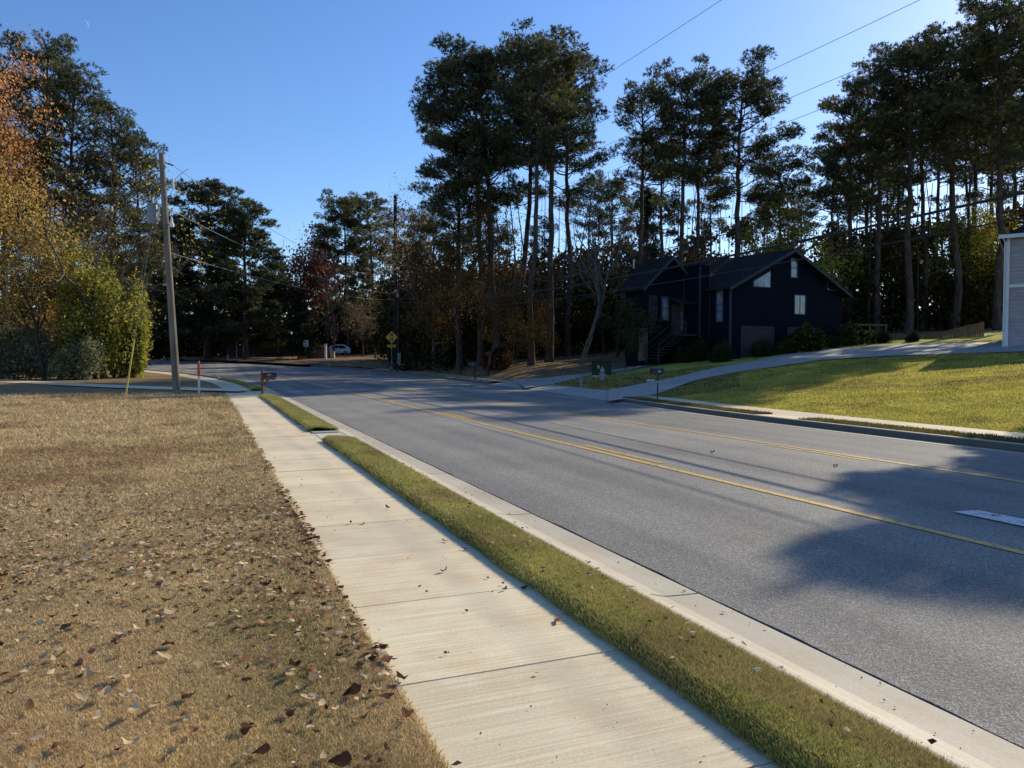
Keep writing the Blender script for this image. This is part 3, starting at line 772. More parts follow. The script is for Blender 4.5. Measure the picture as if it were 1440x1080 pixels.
x = np.interp(s, LS, LE[:, 0]) - np.interp(s, LS, LN[:, 0]) * o; y = np.interp(s, LS, LE[:, 1]) - np.interp(s, LS, LN[:, 1]) * o
litter('gutter_grit', x, y, base(y) + np.interp(o, [q[0] for q in prof[:6]], [q[1] for q in prof[:6]]) - 0.003, 0.005 + 0.03 * RNG.random(len(x)) ** 4, 'grit and leaf crumbs lying along the near gutter', [LEAFCOL['dark'], LEAFCOL['brown'], LEAFCOL['tan'], (0.3, 0.27, 0.22)])
s = 1 + 24 * RNG.random(260); o = 1.2 + 1.25 * RNG.random(len(s)) ** 0.6
x = np.interp(s, LS, LE[:, 0]) - np.interp(s, LS, LN[:, 0]) * o; y = np.interp(s, LS, LE[:, 1]) - np.interp(s, LS, LN[:, 1]) * o
litter('leaf_crumbs', x, y, base(y) + 0.002, 0.006 + 0.03 * RNG.random(len(x)) ** 3, 'tiny leaf crumbs and twigs scattered on the sidewalk slabs', [LEAFCOL['dark'], LEAFCOL['brown'], LEAFCOL['brown']])
# single leaves near the camera
LBL = {'tan': 'tan curled dry leaf lying in the near lawn grass', 'brown': 'mid brown dry leaf lying in the near lawn grass', 'dark': 'dark brown shrivelled leaf lying in the near lawn grass',
       'red': 'reddish fallen leaf lying in the near lawn grass', 'pale': 'pale cream fallen leaf lying in the near lawn grass'}
def leaf_obj(kname, x, y, z, sc, label, group, tilt=0.5):
    o = link('fallen_leaf', LEAFM[kname, random.randrange(3)])
    o.location = (x, y, z); o.scale = (sc,) * 3
    o.rotation_euler = (random.uniform(-tilt, tilt), random.uniform(-tilt, tilt), random.uniform(0, 6.28))
    return tag(o, label, 'leaf', group)
cnt = 0
kinds = ['tan', 'tan', 'brown', 'brown', 'dark', 'dark', 'pale', 'red', 'tan', 'brown', 'dark', 'pale', 'brown']
while cnt < 270:
    x, y = (float(v[0]) for v in frustum(1, 2.7, 6.6, -20, 600, -0.4))
    if x > np.interp(y, P0[:, 1], P0[:, 0]) - 0.03: continue
    if fbm([x], [y], 1.1, 71)[0] + 0.9 * random.random() < 0.7: continue
    kn = random.choice(kinds)
    leaf_obj(kn, x, y, float(left_lawn_z(np.array([x]), np.array([y]))[0]) + 0.022, random.choice((0.4, 0.5, 0.6, 0.75, 0.9, 1.1)), LBL[kn], 'fallen leaves on the near lawn', 0.3)
    cnt += 1
SWL = [(623, 808, 'dark', 0.8, 'small dark leaf on the sidewalk, upper of two near the middle slabs'), (617, 802, 'dark', 0.9, None), (710, 834, 'brown', 0.6, 'tiny brown leaf on the sidewalk near the verge shadow'),
       (738, 832, 'dark', 0.7, 'dark leaf at the edge of the verge shadow'), (784, 880, 'red', 1.0, 'red brown curled leaf alone on the right half of a sidewalk slab'),
       (565, 965, 'dark', 0.9, 'dark leaf by the left edge of the nearest sidewalk joint'), (625, 764, 'brown', 0.9, 'brown leaf in the middle of a far sidewalk slab'), (510, 739, 'brown', 0.6, 'small brown scrap on the left half of the sidewalk'),
       (545, 717, 'dark', 0.8, 'dark leaf close to the verge on a far slab'), (1023, 1012, 'red', 1.2, 'large red brown leaf against the verge edge'), (1068, 1048, 'red', 1.2, 'nearest red leaf against the verge edge'),
       (1045, 1042, 'pale', 0.8, 'pale leaf beside the red ones at the verge edge'), (492, 738, 'dark', 0.6, 'tiny dark scrap near the left sidewalk edge'), (653, 776, 'dark', 0.9, 'curled dark leaf under the verge shadow line')]
for u, v, kn, sc, lb in SWL:
    p = px(u, v)
    if lb: leaf_obj(kn, p.x, p.y, p.z + 0.006, sc, lb, 'fallen leaves on the sidewalk', 0.25)
for u, v, kn, sc, lb in ((1178, 652, 'dark', 1.3, 'dark leaf on the turn lane left of the tree shadow'), (1290, 661, 'pale', 1.4, 'pale leaf on the far turn lane line side'), (1050, 902, 'dark', 0.8, 'dark leaf lying in the near gutter'), (765, 755, 'brown', 0.8, 'brown scrap lying in the gutter by a joint'), (1003, 634, 'dark', 1.2, 'small dark leaf on the road between the yellow lines')):
    p = px(u, v); leaf_obj(kn, p.x, p.y, p.z - 0.045 if v > 700 else p.z - 0.045, sc, lb, None, 0.2)

# ------------------------------------------------------------------ trees
def skeleton_tubes(paths, sides=6):
    Vs, Qs = [], []; b = 0
    for pts, rad in paths:
        pts = np.asarray(pts, float); n = len(pts)
        ns = sides if rad[0] > 0.05 else (4 if rad[0] > 0.015 else 3)
        t = np.gradient(pts, axis=0); t /= np.linalg.norm(t, axis=1)[:, None] + 1e-9
        up = np.where(np.abs(t[:, 2:3]) < 0.9, np.array([[0, 0, 1.0]]), np.array([[1.0, 0, 0]]))
        a = np.cross(t, up); a /= np.linalg.norm(a, axis=1)[:, None] + 1e-9; c = np.cross(t, a)
        k = np.arange(ns) * 2 * np.pi / ns
        ring = pts[:, None] + (a[:, None] * np.cos(k)[None, :, None] + c[:, None] * np.sin(k)[None, :, None]) * np.asarray(rad)[:, None, None]
        Vs.append(ring.reshape(-1, 3))
        i, j = np.meshgrid(np.arange(n - 1), np.arange(ns), indexing='ij'); j2 = (j + 1) % ns
        Qs.append((np.stack([i * ns + j, i * ns + j2, (i + 1) * ns + j2, (i + 1) * ns + j], -1).reshape(-1, 4)) + b); b += n * ns
    return np.vstack(Vs), np.vstack(Qs)
def unit(v): return v / (np.linalg.norm(v) + 1e-9)

def needle_mesh(name, C, D, per, ln, wd, pal, mat='needle', rng=RNG):
    """bottle-brush tufts: blades radiating round each tuft's direction"""
    C = np.asarray(C); D = np.asarray(D); n = len(C)
    d = D[:, None, :] * 0.75 + rng.normal(0, 0.62, (n, per, 3)); d /= np.linalg.norm(d, axis=2)[..., None]
    L = ln * (0.6 + 0.7 * rng.random((n, per, 1)))
    st = C[:, None] + rng.normal(0, ln * 0.22, (n, per, 3))
    a = np.cross(d, rng.normal(0, 1, (n, per, 3))); a /= np.linalg.norm(a, axis=2)[..., None] + 1e-9
    w = wd * (0.6 + 0.8 * rng.random((n, per, 1)))
    V = np.stack([st - a * w, st + a * w, st + d * L], 2).reshape(-1, 3)
    tc = np.array(pal)[rng.integers(0, len(pal), n)] * (0.65 + 0.7 * rng.random((n, 1)))
    col = np.repeat(tc, per * 3, 0)
    return np_mesh(name, V, tris=np.arange(n * per * 3).reshape(-1, 3), mat=M[mat], col=col)

PINEPAL = [(0.06, 0.078, 0.03), (0.085, 0.10, 0.036), (0.05, 0.066, 0.03), (0.14, 0.138, 0.046), (0.2, 0.17, 0.06)]
def pine(seed, H=28.0, cs=0.55, W=4.6, r0=0.30, prof='dome', sweep=0.0, nclump=26, csize=0.9, step=0.54, tuft=(9, 0.25, 0.036), pal=PINEPAL, stubs=10, bmat='pinebark', gapiness=0.12, rise_=1.0):
    """pine: bare trunk below, limbs that end in rounded needle pads, a domed top"""
    r = random.Random(seed); rng = np.random.default_rng(seed)
    nz = 15; zz = np.linspace(0, H * 0.965, nz); wob = np.cumsum(rng.normal(0, 0.11, (nz, 2)), 0) * (H / 28); wob[0] = 0
    tp = np.column_stack([wob[:, 0] + sweep * (zz / H) ** 1.5, wob[:, 1], zz]); tr = r0 * (1 - zz / H) ** 0.75 + 0.025
    tr[0] *= 1.3
    paths = [(tp, tr)]; C, D = [], []
    def trunk_at(z): return np.array([np.interp(z, zz, tp[:, 0]), np.interp(z, zz, tp[:, 1]), z])
    def pad(c, rad, ax):
        n = max(6, int(nclump * (rad / 0.85) ** 2 * r.uniform(0.8, 1.2)))
        d = rng.normal(0, 1, (n, 3)); d[:, 2] = d[:, 2] * 0.75 + 0.15; d /= np.linalg.norm(d, axis=1)[:, None]
        q = c + d * (rad * (0.35 + 0.65 * rng.random((n, 1)) ** 0.5)) * np.array([1, 1, 0.68])
        C.extend(q); D.extend(d * 0.8 + ax * 0.35 + np.array([0, 0, 0.3]))
        for k in range(min(4, n)): paths.append((np.array([c - ax * rad * 0.7, (c + q[k]) / 2, q[k]]), np.array([0.016, 0.012, 0.006])))
    z = H * cs; ph = r.random() * 6
    while z < H * 0.955:
        rel = (z / H - cs) / (1 - cs)
        if prof == 'dome': pr = math.sin(math.pi * (0.20 + 0.70 * rel)) ** 0.65
        elif prof == 'flat': pr = (0.55 + 0.45 * rel) * math.sin(math.pi * (0.25 + 0.63 * rel)) ** 0.5
        elif prof == 'full': pr = math.sin(math.pi * (0.34 + 0.58 * rel)) ** 0.75
        else: pr = max(0.10, 1 - rel ** 1.15)
        for b in range(r.choice((2, 2, 3, 3))):
            ph += 2.4 + r.uniform(-0.6, 0.6)
            if r.random() < gapiness: continue
            L = W * pr * (r.uniform(0.45, 1.0) if r.random() > 0.2 else r.uniform(1.0, 1.28))
            el0 = R_(2 + 40 * rel + r.uniform(-16, 18)) * rise_
            p = trunk_at(z + r.uniform(-0.3, 0.3)); pts = [p]; n = 6; dirh = np.array([math.cos(ph), math.sin(ph), 0])
            for i in range(n):
                el = el0 + R_(24) * (i / n) ** 1.5 * rise_
                d = unit(dirh * math.cos(el) + np.array([0, 0, math.sin(el)]) + rng.normal(0, 0.13, 3)); p = p + d * L / n; pts.append(p)
            pts = np.array(pts); rb = max(0.022, 0.02 + 0.015 * L)
            paths.append((pts, np.linspace(rb, 0.013, n + 1))); d = unit(pts[-1] - pts[-3])
            pad(pts[-1], csize * r.uniform(0.7, 1.2) * min(1.2, 0.6 + L / 7), d)
            for k in range(int(L / 1.15 + r.random())):
                t = r.uniform(0.34, 0.92); q = np.array([np.interp(t * n, range(n + 1), pts[:, j]) for j in range(3)])
                sd_ = unit(np.cross(d, [0, 0, 1])) * r.choice((-1, 1)); td = unit(d * r.uniform(0.2, 0.9) + sd_ * r.uniform(0.4, 1.0) + np.array([0, 0, r.uniform(-0.05, 0.65) * rise_]))
                tl = r.uniform(0.5, 1.5) * (1.25 - 0.55 * t); e = q + td * tl
                paths.append((np.array([q, q + td * tl * 0.5 + np.array([0, 0, 0.05]), e]), np.array([0.022, 0.017, 0.009])))
                pad(e, csize * r.uniform(0.5, 0.95), td)
        z += r.uniform(0.7, 1.3) * step * (H / 28)
    pad(trunk_at(H * 0.955), csize * 1.1, np.array([0, 0, 1.0]))
    for k in range(stubs):
        z = H * r.uniform(cs * 0.4, cs * 1.05); p = trunk_at(z); a = r.random() * 6.28; L = r.uniform(0.5, 2.8)
        d = np.array([math.cos(a), math.sin(a), r.uniform(-0.3, 0.3)])
        paths.append((np.array([p, p + d * L * 0.5 + rng.normal(0, .12, 3), p + d * L]), np.array([0.035, 0.022, 0.008])))
    V, Q = skeleton_tubes(paths, 8)
    tm = np_mesh('trunk', V, quads=Q, mat=M[bmat], smooth=True)
    C = np.array(C); D = np.array(D); D /= np.linalg.norm(D, axis=1)[:, None] + 1e-9
    cm = needle_mesh('crown', C, D, tuft[0], tuft[1], tuft[2], pal, rng=rng)
    return tm, cm

def leaves_mesh(name, C, size, pal, mat, rng, grad=None):
    C = np.asarray(C); n = len(C); a = rng.normal(0, 1, (n, 3)); a /= np.linalg.norm(a, axis=1)[:, None]
    b = np.cross(a, rng.normal(0, 1, (n, 3))); b /= np.linalg.norm(b, axis=1)[:, None] + 1e-9
    s = size * (0.6 + 0.8 * rng.random((n, 1)))
    V = np.stack([C - a * s, C + b * s * 0.6, C + a * s, C - b * s * 0.6], 1)
    col = np.array(pal)[rng.integers(0, len(pal), n)] * (0.7 + 0.6 * rng.random((n, 1)))
    if grad is not None: col = col * (1 - grad[1][:, None]) + np.array(grad[0]) * (0.7 + 0.6 * rng.random((n, 1))) * grad[1][:, None]
    bb = np.arange(n) * 4
    return np_mesh(name, V.reshape(-1, 3), quads=np.column_stack([bb, bb + 1, bb + 2, bb + 3]), mat=M[mat], col=np.repeat(col, 4, 0))

def broadleaf(seed, H=16.0, r0=0.22, spread=0.55, nleaf=9000, lsize=0.09, pal=((0.3, 0.2, 0.05),), lean=(0, 0), bmat='darkbark', mat='leaf', depth=5, first=0.28, keep=1.0, grad=None, scatter=0.35, zmin=0.0):
    r = random.Random(seed); rng = np.random.default_rng(seed); paths = []; tips = []
    def grow(p, d, L, rad, lev):
        n = 4; pts = [p]
        for i in range(n):
            d = unit(d + rng.normal(0, 0.13 + 0.03 * lev, 3) + np.array([0, 0, 0.05])); p = p + d * L / n; pts.append(p)
        paths.append((np.array(pts), np.linspace(rad, rad * (0.62 if lev < depth else 0.3), n + 1)))
        if lev >= depth - 1:
            for q in pts[1:]: tips.append(q)
        if lev >= depth: return
        nb = r.choice((2, 3, 3)) if lev else r.choice((3, 4))
        for b in range(nb):
            t = r.uniform(0.45, 1.0) if b else 1.0
            q = np.array([np.interp(t * n, range(n + 1), np.array(pts)[:, j]) for j in range(3)])
            ax = unit(rng.normal(0, 1, 3)); ax = unit(ax - d * ax.dot(d))
            nd = unit(d * 1.0 + ax * spread * r.uniform(0.6, 1.5))
            grow(q, nd, L * r.uniform(0.62, 0.86), rad * r.uniform(0.45, 0.66), lev + 1)
        if lev in (1, 2):
            for b in range(2):
                q = pts[r.randrange(1, n)]; ax = unit(rng.normal(0, 1, 3)); grow(q, unit(d * 0.4 + ax), L * 0.5, rad * 0.3, lev + 2)
    grow(np.zeros(3), unit(np.array([lean[0], lean[1], 1.0])), H * first, r0, 0)
    zmax = max(p[0][-1][2] for p in paths); k = H / zmax
    paths = [(p * k if i else p * k, rd) for i, (p, rd) in enumerate(paths)]; tips = np.array(tips) * k
    V, Q = skeleton_tubes(paths, 7)
    tm = np_mesh('trunk', V, quads=Q, mat=M[bmat], smooth=True)
    if nleaf == 0: return tm, None
    tips = tips[tips[:, 2] > zmin * H]
    tk = tips[rng.random(len(tips)) < keep]; C = tk[rng.integers(0, len(tk), nleaf)] + rng.normal(0, scatter, (nleaf, 3))
    gr = None
    if grad: gr = (grad, np.clip((C[:, 2] / H - 0.38) * 2.4 + 0.4 * (fbm(C[:, 0], C[:, 2], 0.4, seed) - 0.5), 0, 1))
    return tm, leaves_mesh('crown', C, lsize, pal, mat, rng, gr)

def clump(seed, W, Dp, H, n, size, pal, mat='darkleaf', blobs=9, base_fill=True, stems=10):
    """shrub: leaves on many uneven lumps, stems inside"""
    r = random.Random(seed); rng = np.random.default_rng(seed); P = []; paths = []
    for b in range(blobs):
        cx, cy = r.uniform(-.5, .5) * W * 0.75, r.uniform(-.5, .5) * Dp * 0.75; hh = H * r.uniform(0.45, 1.0)
        rx, rz = W * r.uniform(0.16, 0.3), hh * 0.45
        m = int(n / blobs); d = rng.normal(0, 1, (m, 3)); d /= np.linalg.norm(d, axis=1)[:, None]
        rr = (0.55 + 0.5 * rng.random((m, 1)) ** 0.6) * (1 + 0.25 * np.sin(d[:, :1] * 7 + b) * np.cos(d[:, 2:] * 6))
        p = d * rr * np.array([rx, rx * Dp / W * 1.1, rz]) + np.array([cx, cy, hh * 0.52]); P.append(p)
    P = np.vstack(P); P = P[P[:, 2] > 0.02]
    for s in range(stems):
        e = P[rng.integers(0, len(P))]; q = np.array([e[0] * 0.3, e[1] * 0.3, 0]); mdl = (q + e) / 2 + rng.normal(0, 0.1 * H / 3, 3)
        paths.append((np.array([q, mdl, e]), np.array([0.03, 0.02, 0.006]) * max(0.4, H / 3)))
    V, Q = skeleton_tubes(paths, 5)
    return np_mesh('stem', V, quads=Q, mat=M['darkbark'], smooth=True), leaves_mesh('foliage', P, size, pal, mat, rng)

def plant(name, meshes, loc, sc=1.0, rz=0.0, label=None, cat='tree', group=None, scz=None, parts=('trunk', 'crown'), tilt=(0, 0)):
    o = empty(name, loc, rz, label, cat, group)
    o.scale = (sc, sc, scz if scz else sc); o.rotation_euler = (tilt[0], tilt[1], rz)
    for nm, me in zip(parts, meshes):
        if me is not None: link(nm, me, o)
    return o

PN = [pine(101, 28, 0.54, 4.6, 0.30, 'dome', nclump=34), pine(102, 28, 0.50, 5.0, 0.32, 'dome', sweep=1.2, stubs=14, nclump=36), pine(103, 28, 0.60, 4.6, 0.28, 'flat', sweep=-0.5, nclump=34),
      pine(104, 28, 0.54, 4.8, 0.29, 'flat', sweep=-1.3, stubs=16, gapiness=0.2, nclump=32), pine(105, 28, 0.64, 3.9, 0.26, 'dome', sweep=0.9, stubs=14)]
FULL = [pine(201, 25, 0.10, 5.6, 0.34, 'full', tuft=(9, 0.34, 0.052), stubs=2, gapiness=0.04, csize=1.0, step=0.72), pine(202, 25, 0.16, 5.0, 0.32, 'full', tuft=(9, 0.34, 0.052), stubs=2, gapiness=0.05, csize=1.0, step=0.72)]
SHADE = pine(151, 12.5, 0.42, 3.0, 0.2, 'dome', gapiness=0.0, nclump=95, step=0.55, csize=0.9)
CEDPAL = [(0.018, 0.028, 0.012), (0.026, 0.036, 0.015), (0.014, 0.022, 0.010)]
CED = pine(301, 13, 0.03, 3.2, 0.2, 'cone', tuft=(9, 0.26, 0.05), pal=CEDPAL, stubs=0, gapiness=0.0, bmat='darkbark', step=0.62, csize=0.7, nclump=34)

def pt(u, d): return at(u, d, -0.05)
def toph(u, d, vtop):
    b = at(u, d); return (EYE + (HV - vtop) / FPX * d) - b.z + 0.05
def top_of(me):
    a = np.empty(len(me.vertices) * 3, np.float32); me.vertices.foreach_get('co', a); return float(a[2::3].max())
def put_pine(u, d, vtop, mi, rz, label, group=None, lib=PN, H=28.0, wide=1.0, name='pine_tree', tilt=(0, 0)):
    h = toph(u, d, vtop); s = h / top_of(lib[mi][1])
    return plant(name, lib[mi], pt(u, d), s * wide, rz, label, 'tree', group, scz=s, tilt=(random.uniform(-0.022, 0.022), random.uniform(-0.022, 0.022)))

# --- central stand
G1 = 'tall pines in the central stand'
put_pine(676, 63, 62, 0, 0.4, 'leftmost tall pine of the central stand, crown reaching left over the orange tree', G1, wide=1.14)
put_pine(703, 60, 48, 1, 2.0, 'tall pine second from left in the central stand, with dense dark crown', G1, wide=1.14)
put_pine(733, 66, 40, 2, 3.3, 'slim pine between the thicker trunks of the central stand', G1)
put_pine(747, 57, 66, 4, 1.0, 'pine with pale lit trunk left of the similar one in the central stand', G1, wide=1.1)
put_pine(772, 60, 46, 3, 4.4, 'tallest pine of the central stand, topping the photo beside open sky', G1, wide=1.14)
put_pine(800, 68, 78, 0, 5.2, 'pine at the right end of the central stand, half behind its neighbour', G1)
put_pine(646, 62, 170, 1, 0.9, 'shorter pine at the left rear of the central stand behind orange leaves', G1, wide=1.14)
# --- right of centre
G2 = 'pines behind the navy house'
put_pine(897, 70, 104, 3, 1.3, 'narrow pine left of the twin trunks behind the navy house', G2)
put_pine(950, 66, 88, 2, 2.6, 'left one of the twin pines rising behind the navy house roof', G2, wide=1.1)
put_pine(969, 70, 100, 4, 0.2, 'right one of the twin pines rising behind the navy house roof', G2)
put_pine(1034, 66, 84, 0, 3.9, 'big round topped pine straight above the navy house roof', G2, wide=1.25)
put_pine(1100, 72, 205, 2, 5.0, 'shorter flat crowned pine to the right of the round topped pine', G2, wide=1.25)
# --- right stand
G3 = 'pines in the right hand stand'
put_pine(1196, 74, 118, 1, 0.5, 'leftmost pine of the stand right of the navy house', G3, wide=1.0)
put_pine(1232, 70, 82, 3, 2.2, 'pine behind the gable end in the right stand', G3, wide=1.1)
put_pine(1276, 66, 52, 0, 1.1, 'pine with straight pale trunk above the low end of the fence', G3, wide=1.15)
put_pine(1296, 72, 70, 4, 4.0, 'thin pine just right of the pale trunk above the fence', G3)
put_pine(1340, 70, 28, 2, 5.6, 'pine in front of the gap of bright sky above the fence', G3, wide=1.2)
put_pine(1402, 64, -12, 1, 3.0, 'huge nearest pine beside the mauve house, leaving the top of the photo', G3, wide=1.05)
put_pine(1440, 70, 10, 0, 0.0, 'pine partly cut off by the right border behind the mauve house', G3)
put_pine(1366, 80, 60, 3, 0.8, 'pine standing back between the big right pine and the bright sky gap', G3)
# --- deep woods behind
put_pine(1464, 66, 45, 3, 2.4, 'pine whose left limbs reach in at the right border above the mauve house', G3, wide=1.1)
G4 = 'pines deep in the woods'
for i, (u, d, v) in enumerate([(590, 96, 330), (655, 92, 320), (700, 100, 310), (760, 96, 300), (822, 98, 250), (860, 104, 240), (930, 100, 190), (1003, 104, 230), (1072, 98, 240), (1130, 100, 250),
                               (1165, 92, 190), (1215, 98, 150), (1255, 90, 130), (1312, 96, 120), (1352, 104, 130), (1392, 94, 110), (1428, 100, 90)]):
    put_pine(u, d, v, i % 5, i * 1.7, 'pine deep in the woods, half hidden behind the front row', G4)
# --- mid left dark trees
G5 = 'dark full pines beyond the bend'
put_pine(292, 104, 254, 0, 0.3, 'broad dark evergreen dome right of the left utility pole', G5, FULL, 25, 1.45)
put_pine(345, 100, 276, 1, 1.9, 'dark evergreen on the right shoulder of the broad dome', G5, FULL, 25, 1.2)
put_pine(248, 100, 290, 1, 3.5, 'dark evergreen right behind the left utility pole', G5, FULL, 25, 1.2)
put_pine(392, 108, 352, 0, 4.6, 'low dark evergreen below the small red tree', G5, FULL, 25, 0.8)
put_pine(205, 112, 330, 0, 2.7, 'dark evergreen between the ivy mass and the left utility pole', G5, FULL, 25, 0.9)
put_pine(160, 118, 340, 1, 0.7, 'dark evergreen hidden behind the ivy mass', G5, FULL, 25, 0.9)
# --- mid pines
G6 = 'pines behind the far corner'
put_pine(462, 122, 300, 3, 0.2, 'left pine of the far corner group with level arms', G6, wide=1.1)
put_pine(488, 118, 268, 0, 2.1, 'tall middle pine of the far corner group', G6, wide=1.15)
put_pine(528, 124, 272, 1, 3.3, 'full pine of the far corner group left of the far pole', G6, wide=1.2)
put_pine(585, 120, 290, 2, 4.1, 'pine showing right of the far utility pole', G6, wide=1.1)
put_pine(555, 130, 300, 4, 5.3, 'slim pine showing just behind the far utility pole', G6, wide=1.2)
put_pine(510, 108, 352, 1, 1.3, 'lower yellow green pine in front of the far corner group', G6, FULL, 25, 0.75)
# --- cedars
plant('cedar_tree', CED, pt(588, 84), toph(588, 84, 352) / 13, 0.0, 'dense dark cedar right of the far utility pole', 'tree', scz=toph(588, 84, 352) / 13)
plant('cedar_tree', CED, pt(622, 88), toph(622, 88, 385) / 13, 1.4, 'lower dark cedar behind the orange brown tree', 'tree')
plant('cedar_tree', CED, pt(906, 74), toph(906, 74, 268) / 13 * 0.55, 2.2, 'narrow dark cedar left of the navy house roof', 'tree', scz=toph(906, 74, 268) / 13)
plant('cedar_tree', CED, pt(826, 76), toph(826, 76, 365) / 13, 0.7, 'small dark cedar behind the leaning bare tree', 'tree')
plant('cedar_tree', CED, pt(420, 100), toph(420, 100, 420) / 13 * 1.2, 3.0, 'low dark cedar behind the white road sign', 'tree')

# --- left group
ORPAL = [(0.66, 0.47, 0.14), (0.46, 0.37, 0.12), (0.76, 0.53, 0.16), (0.27, 0.26, 0.09), (0.46, 0.30, 0.11), (0.22, 0.22, 0.08)]
t_or = broadleaf(11, 24, 0.3, 0.5, 26000, 0.105, ORPAL, grad=(0.78, 0.36, 0.15), scatter=0.5, depth=6, first=0.3)
plant('autumn_tree', t_or, pt(-6, 52), toph(-6, 52, 30) / 24 * 0.9, 0.4, 'tall yellow tree with orange red top at the left border', 'tree', scz=toph(-6, 52, 30) / 24)
t_or2 = broadleaf(12, 15, 0.2, 0.55, 8000, 0.10, ORPAL + [(0.45, 0.16, 0.04)], scatter=0.5, depth=5)
plant('autumn_tree', t_or2, pt(62, 50), toph(62, 50, 300) / 15, 1.4, 'smaller yellow leaved tree right of the tall orange topped one', 'tree')
plant('autumn_tree', t_or2, pt(-25, 49), toph(-25, 49, 220) / 15, 3.4, 'yellow leaved tree cut by the left border', 'tree')
G7 = 'pines behind the orange tree'
LP = [pine(401, 28, 0.30, 4.6, 0.3, 'full', stubs=14), pine(402, 28, 0.38, 4.4, 0.3, 'dome', sweep=0.5, stubs=14)]
put_pine(62, 60, 50, 0, 0.0, 'pine rising highest behind the orange topped tree', G7, LP, 28, 1.0)
put_pine(112, 58, 84, 1, 1.0, 'pine in the middle of the left group with dark crown', G7, LP, 28, 1.05)
put_pine(160, 60, 128, 0, 2.5, 'pine on the right slope of the left group', G7, LP, 28, 1.05)
put_pine(192, 64, 180, 1, 4.2, 'lowest pine of the left group, nearest the left utility pole', G7, LP, 28, 0.95)
put_pine(8, 62, 40, 1, 5.0, 'pine cut by the left border behind the orange topped tree', G7, LP, 28, 1.0)
t_ye = broadleaf(21, 17, 0.2, 0.5, 1500, 0.085, [(0.55, 0.42, 0.06), (0.45, 0.35, 0.06)], lean=(0.10, 0), bmat='palebark', depth=6, keep=0.5, first=0.34)
plant('bare_tree', t_ye, pt(84, 51), toph(92, 51, 205) / 17, 0.0, 'pale barked leaning tree with few yellow leaves left', 'tree', scz=toph(92, 51, 205) / 17)
t_b1 = broadleaf(22, 18, 0.2, 0.5, 900, 0.08, [(0.3, 0.16, 0.08), (0.4, 0.25, 0.12)], bmat='palebark', depth=6, keep=0.3)
plant('bare_tree', t_b1, pt(175, 58), toph(175, 58, 215) / 18, 1.1, 'nearly bare tree whose twigs reach the top of the left utility pole', 'tree')
IVY = [(0.6, 0.52, 0.12), (0.45, 0.44, 0.11), (0.22, 0.26, 0.06), (0.6, 0.48, 0.09), (0.16, 0.19, 0.05)]
plant('ivy_shrub', clump(31, 4.4, 4.0, 10.6, 26000, 0.10, IVY, 'leaf', 12), at(148, 53), 1.0, 0, 'tall mass of yellow green ivy left of the road bend', 'shrub', parts=('stem', 'foliage'))
plant('ivy_shrub', clump(32, 2.6, 2.4, 7.6, 13000, 0.09, [(0.4, 0.4, 0.08), (0.5, 0.45, 0.09), (0.24, 0.28, 0.06)], 'leaf', 8), at(184, 54.5), 1.0, 0, 'bright green ivy column at the right end of the ivy mass', 'shrub', parts=('stem', 'foliage'))
GG = [(0.26, 0.29, 0.17), (0.33, 0.34, 0.22), (0.16, 0.19, 0.10), (0.42, 0.41, 0.29)]
GL = clump(33, 5.0, 3.4, 4.2, 15000, 0.085, GG, 'leaf', 10)
plant('olive_shrub', GL, at(28, 51), 1.0, 0.0, 'grey green shrub at the left border under the yellow tree', 'shrub', parts=('stem', 'foliage'))
plant('olive_shrub', GL, at(-40, 50), 1.05, 2.0, 'grey green shrub cut by the left border', 'shrub', parts=('stem', 'foliage'))
plant('olive_shrub', clump(34, 2.8, 2.4, 3.0, 8000, 0.08, GG + [(0.3, 0.26, 0.06)], 'leaf', 8), at(112, 50.5), 1.0, 0.0, 'low olive shrub at the foot of the leaning tree', 'shrub', parts=('stem', 'foliage'))
plant('orange_shrub', clump(35, 5.5, 3.0, 6.2, 13000, 0.10, [(0.5, 0.27, 0.09), (0.55, 0.36, 0.1), (0.32, 0.19, 0.07)], 'leaf', 10), at(60, 56), 1.0, 0.0, 'orange brown thicket between the grey green shrub and pine trunks', 'shrub', parts=('stem', 'foliage'))

# --- centre autumn and bare trees
t_br = broadleaf(41, 16, 0.18, 0.5, 15000, 0.10, [(0.15, 0.075, 0.028), (0.15, 0.095, 0.034), (0.10, 0.06, 0.025), (0.08, 0.075, 0.03)], depth=5, scatter=0.45, first=0.22)
plant('autumn_tree', t_br, pt(648, 60), toph(648, 60, 285) / 16 * 0.72, 0.0, 'orange brown tree at the left edge of the central stand', 'tree', scz=toph(648, 60, 285) / 16)
plant('autumn_tree', t_br, pt(686, 55), toph(686, 55, 370) / 16, 2.0, 'low russet tree in front of the central pine trunks', 'tree')
t_rd = broadleaf(42, 14, 0.16, 0.5, 6000, 0.16, [(0.34, 0.14, 0.08), (0.26, 0.11, 0.065)], depth=5, scatter=0.5)
plant('autumn_tree', t_rd, pt(430, 118), toph(430, 118, 322) / 14, 0.0, 'small red tree between dark evergreens and far pines', 'tree')
t_p = broadleaf(43, 18, 0.14, 0.45, 2600, 0.09, [(0.4, 0.3, 0.2), (0.45, 0.34, 0.22)], bmat='palebark', depth=6, keep=0.6)
plant('bare_tree', t_p, pt(610, 67), toph(610, 67, 215) / 18, 0.5, 'pale twiggy tree against the sky left of the central stand', 'tree')
t_b2 = broadleaf(44, 18, 0.24, 0.42, 0, bmat='palebark', depth=6, lean=(0.12, 0), first=0.36)
plant('bare_tree', t_b2, pt(817, 56), toph(817, 56, 215) / 18, 0.0, 'bare leaning tree with grey trunk right of the central stand', 'tree', scz=toph(817, 56, 215) / 18)
t_b3 = broadleaf(45, 15, 0.18, 0.5, 0, bmat='darkbark', depth=6, first=0.3)
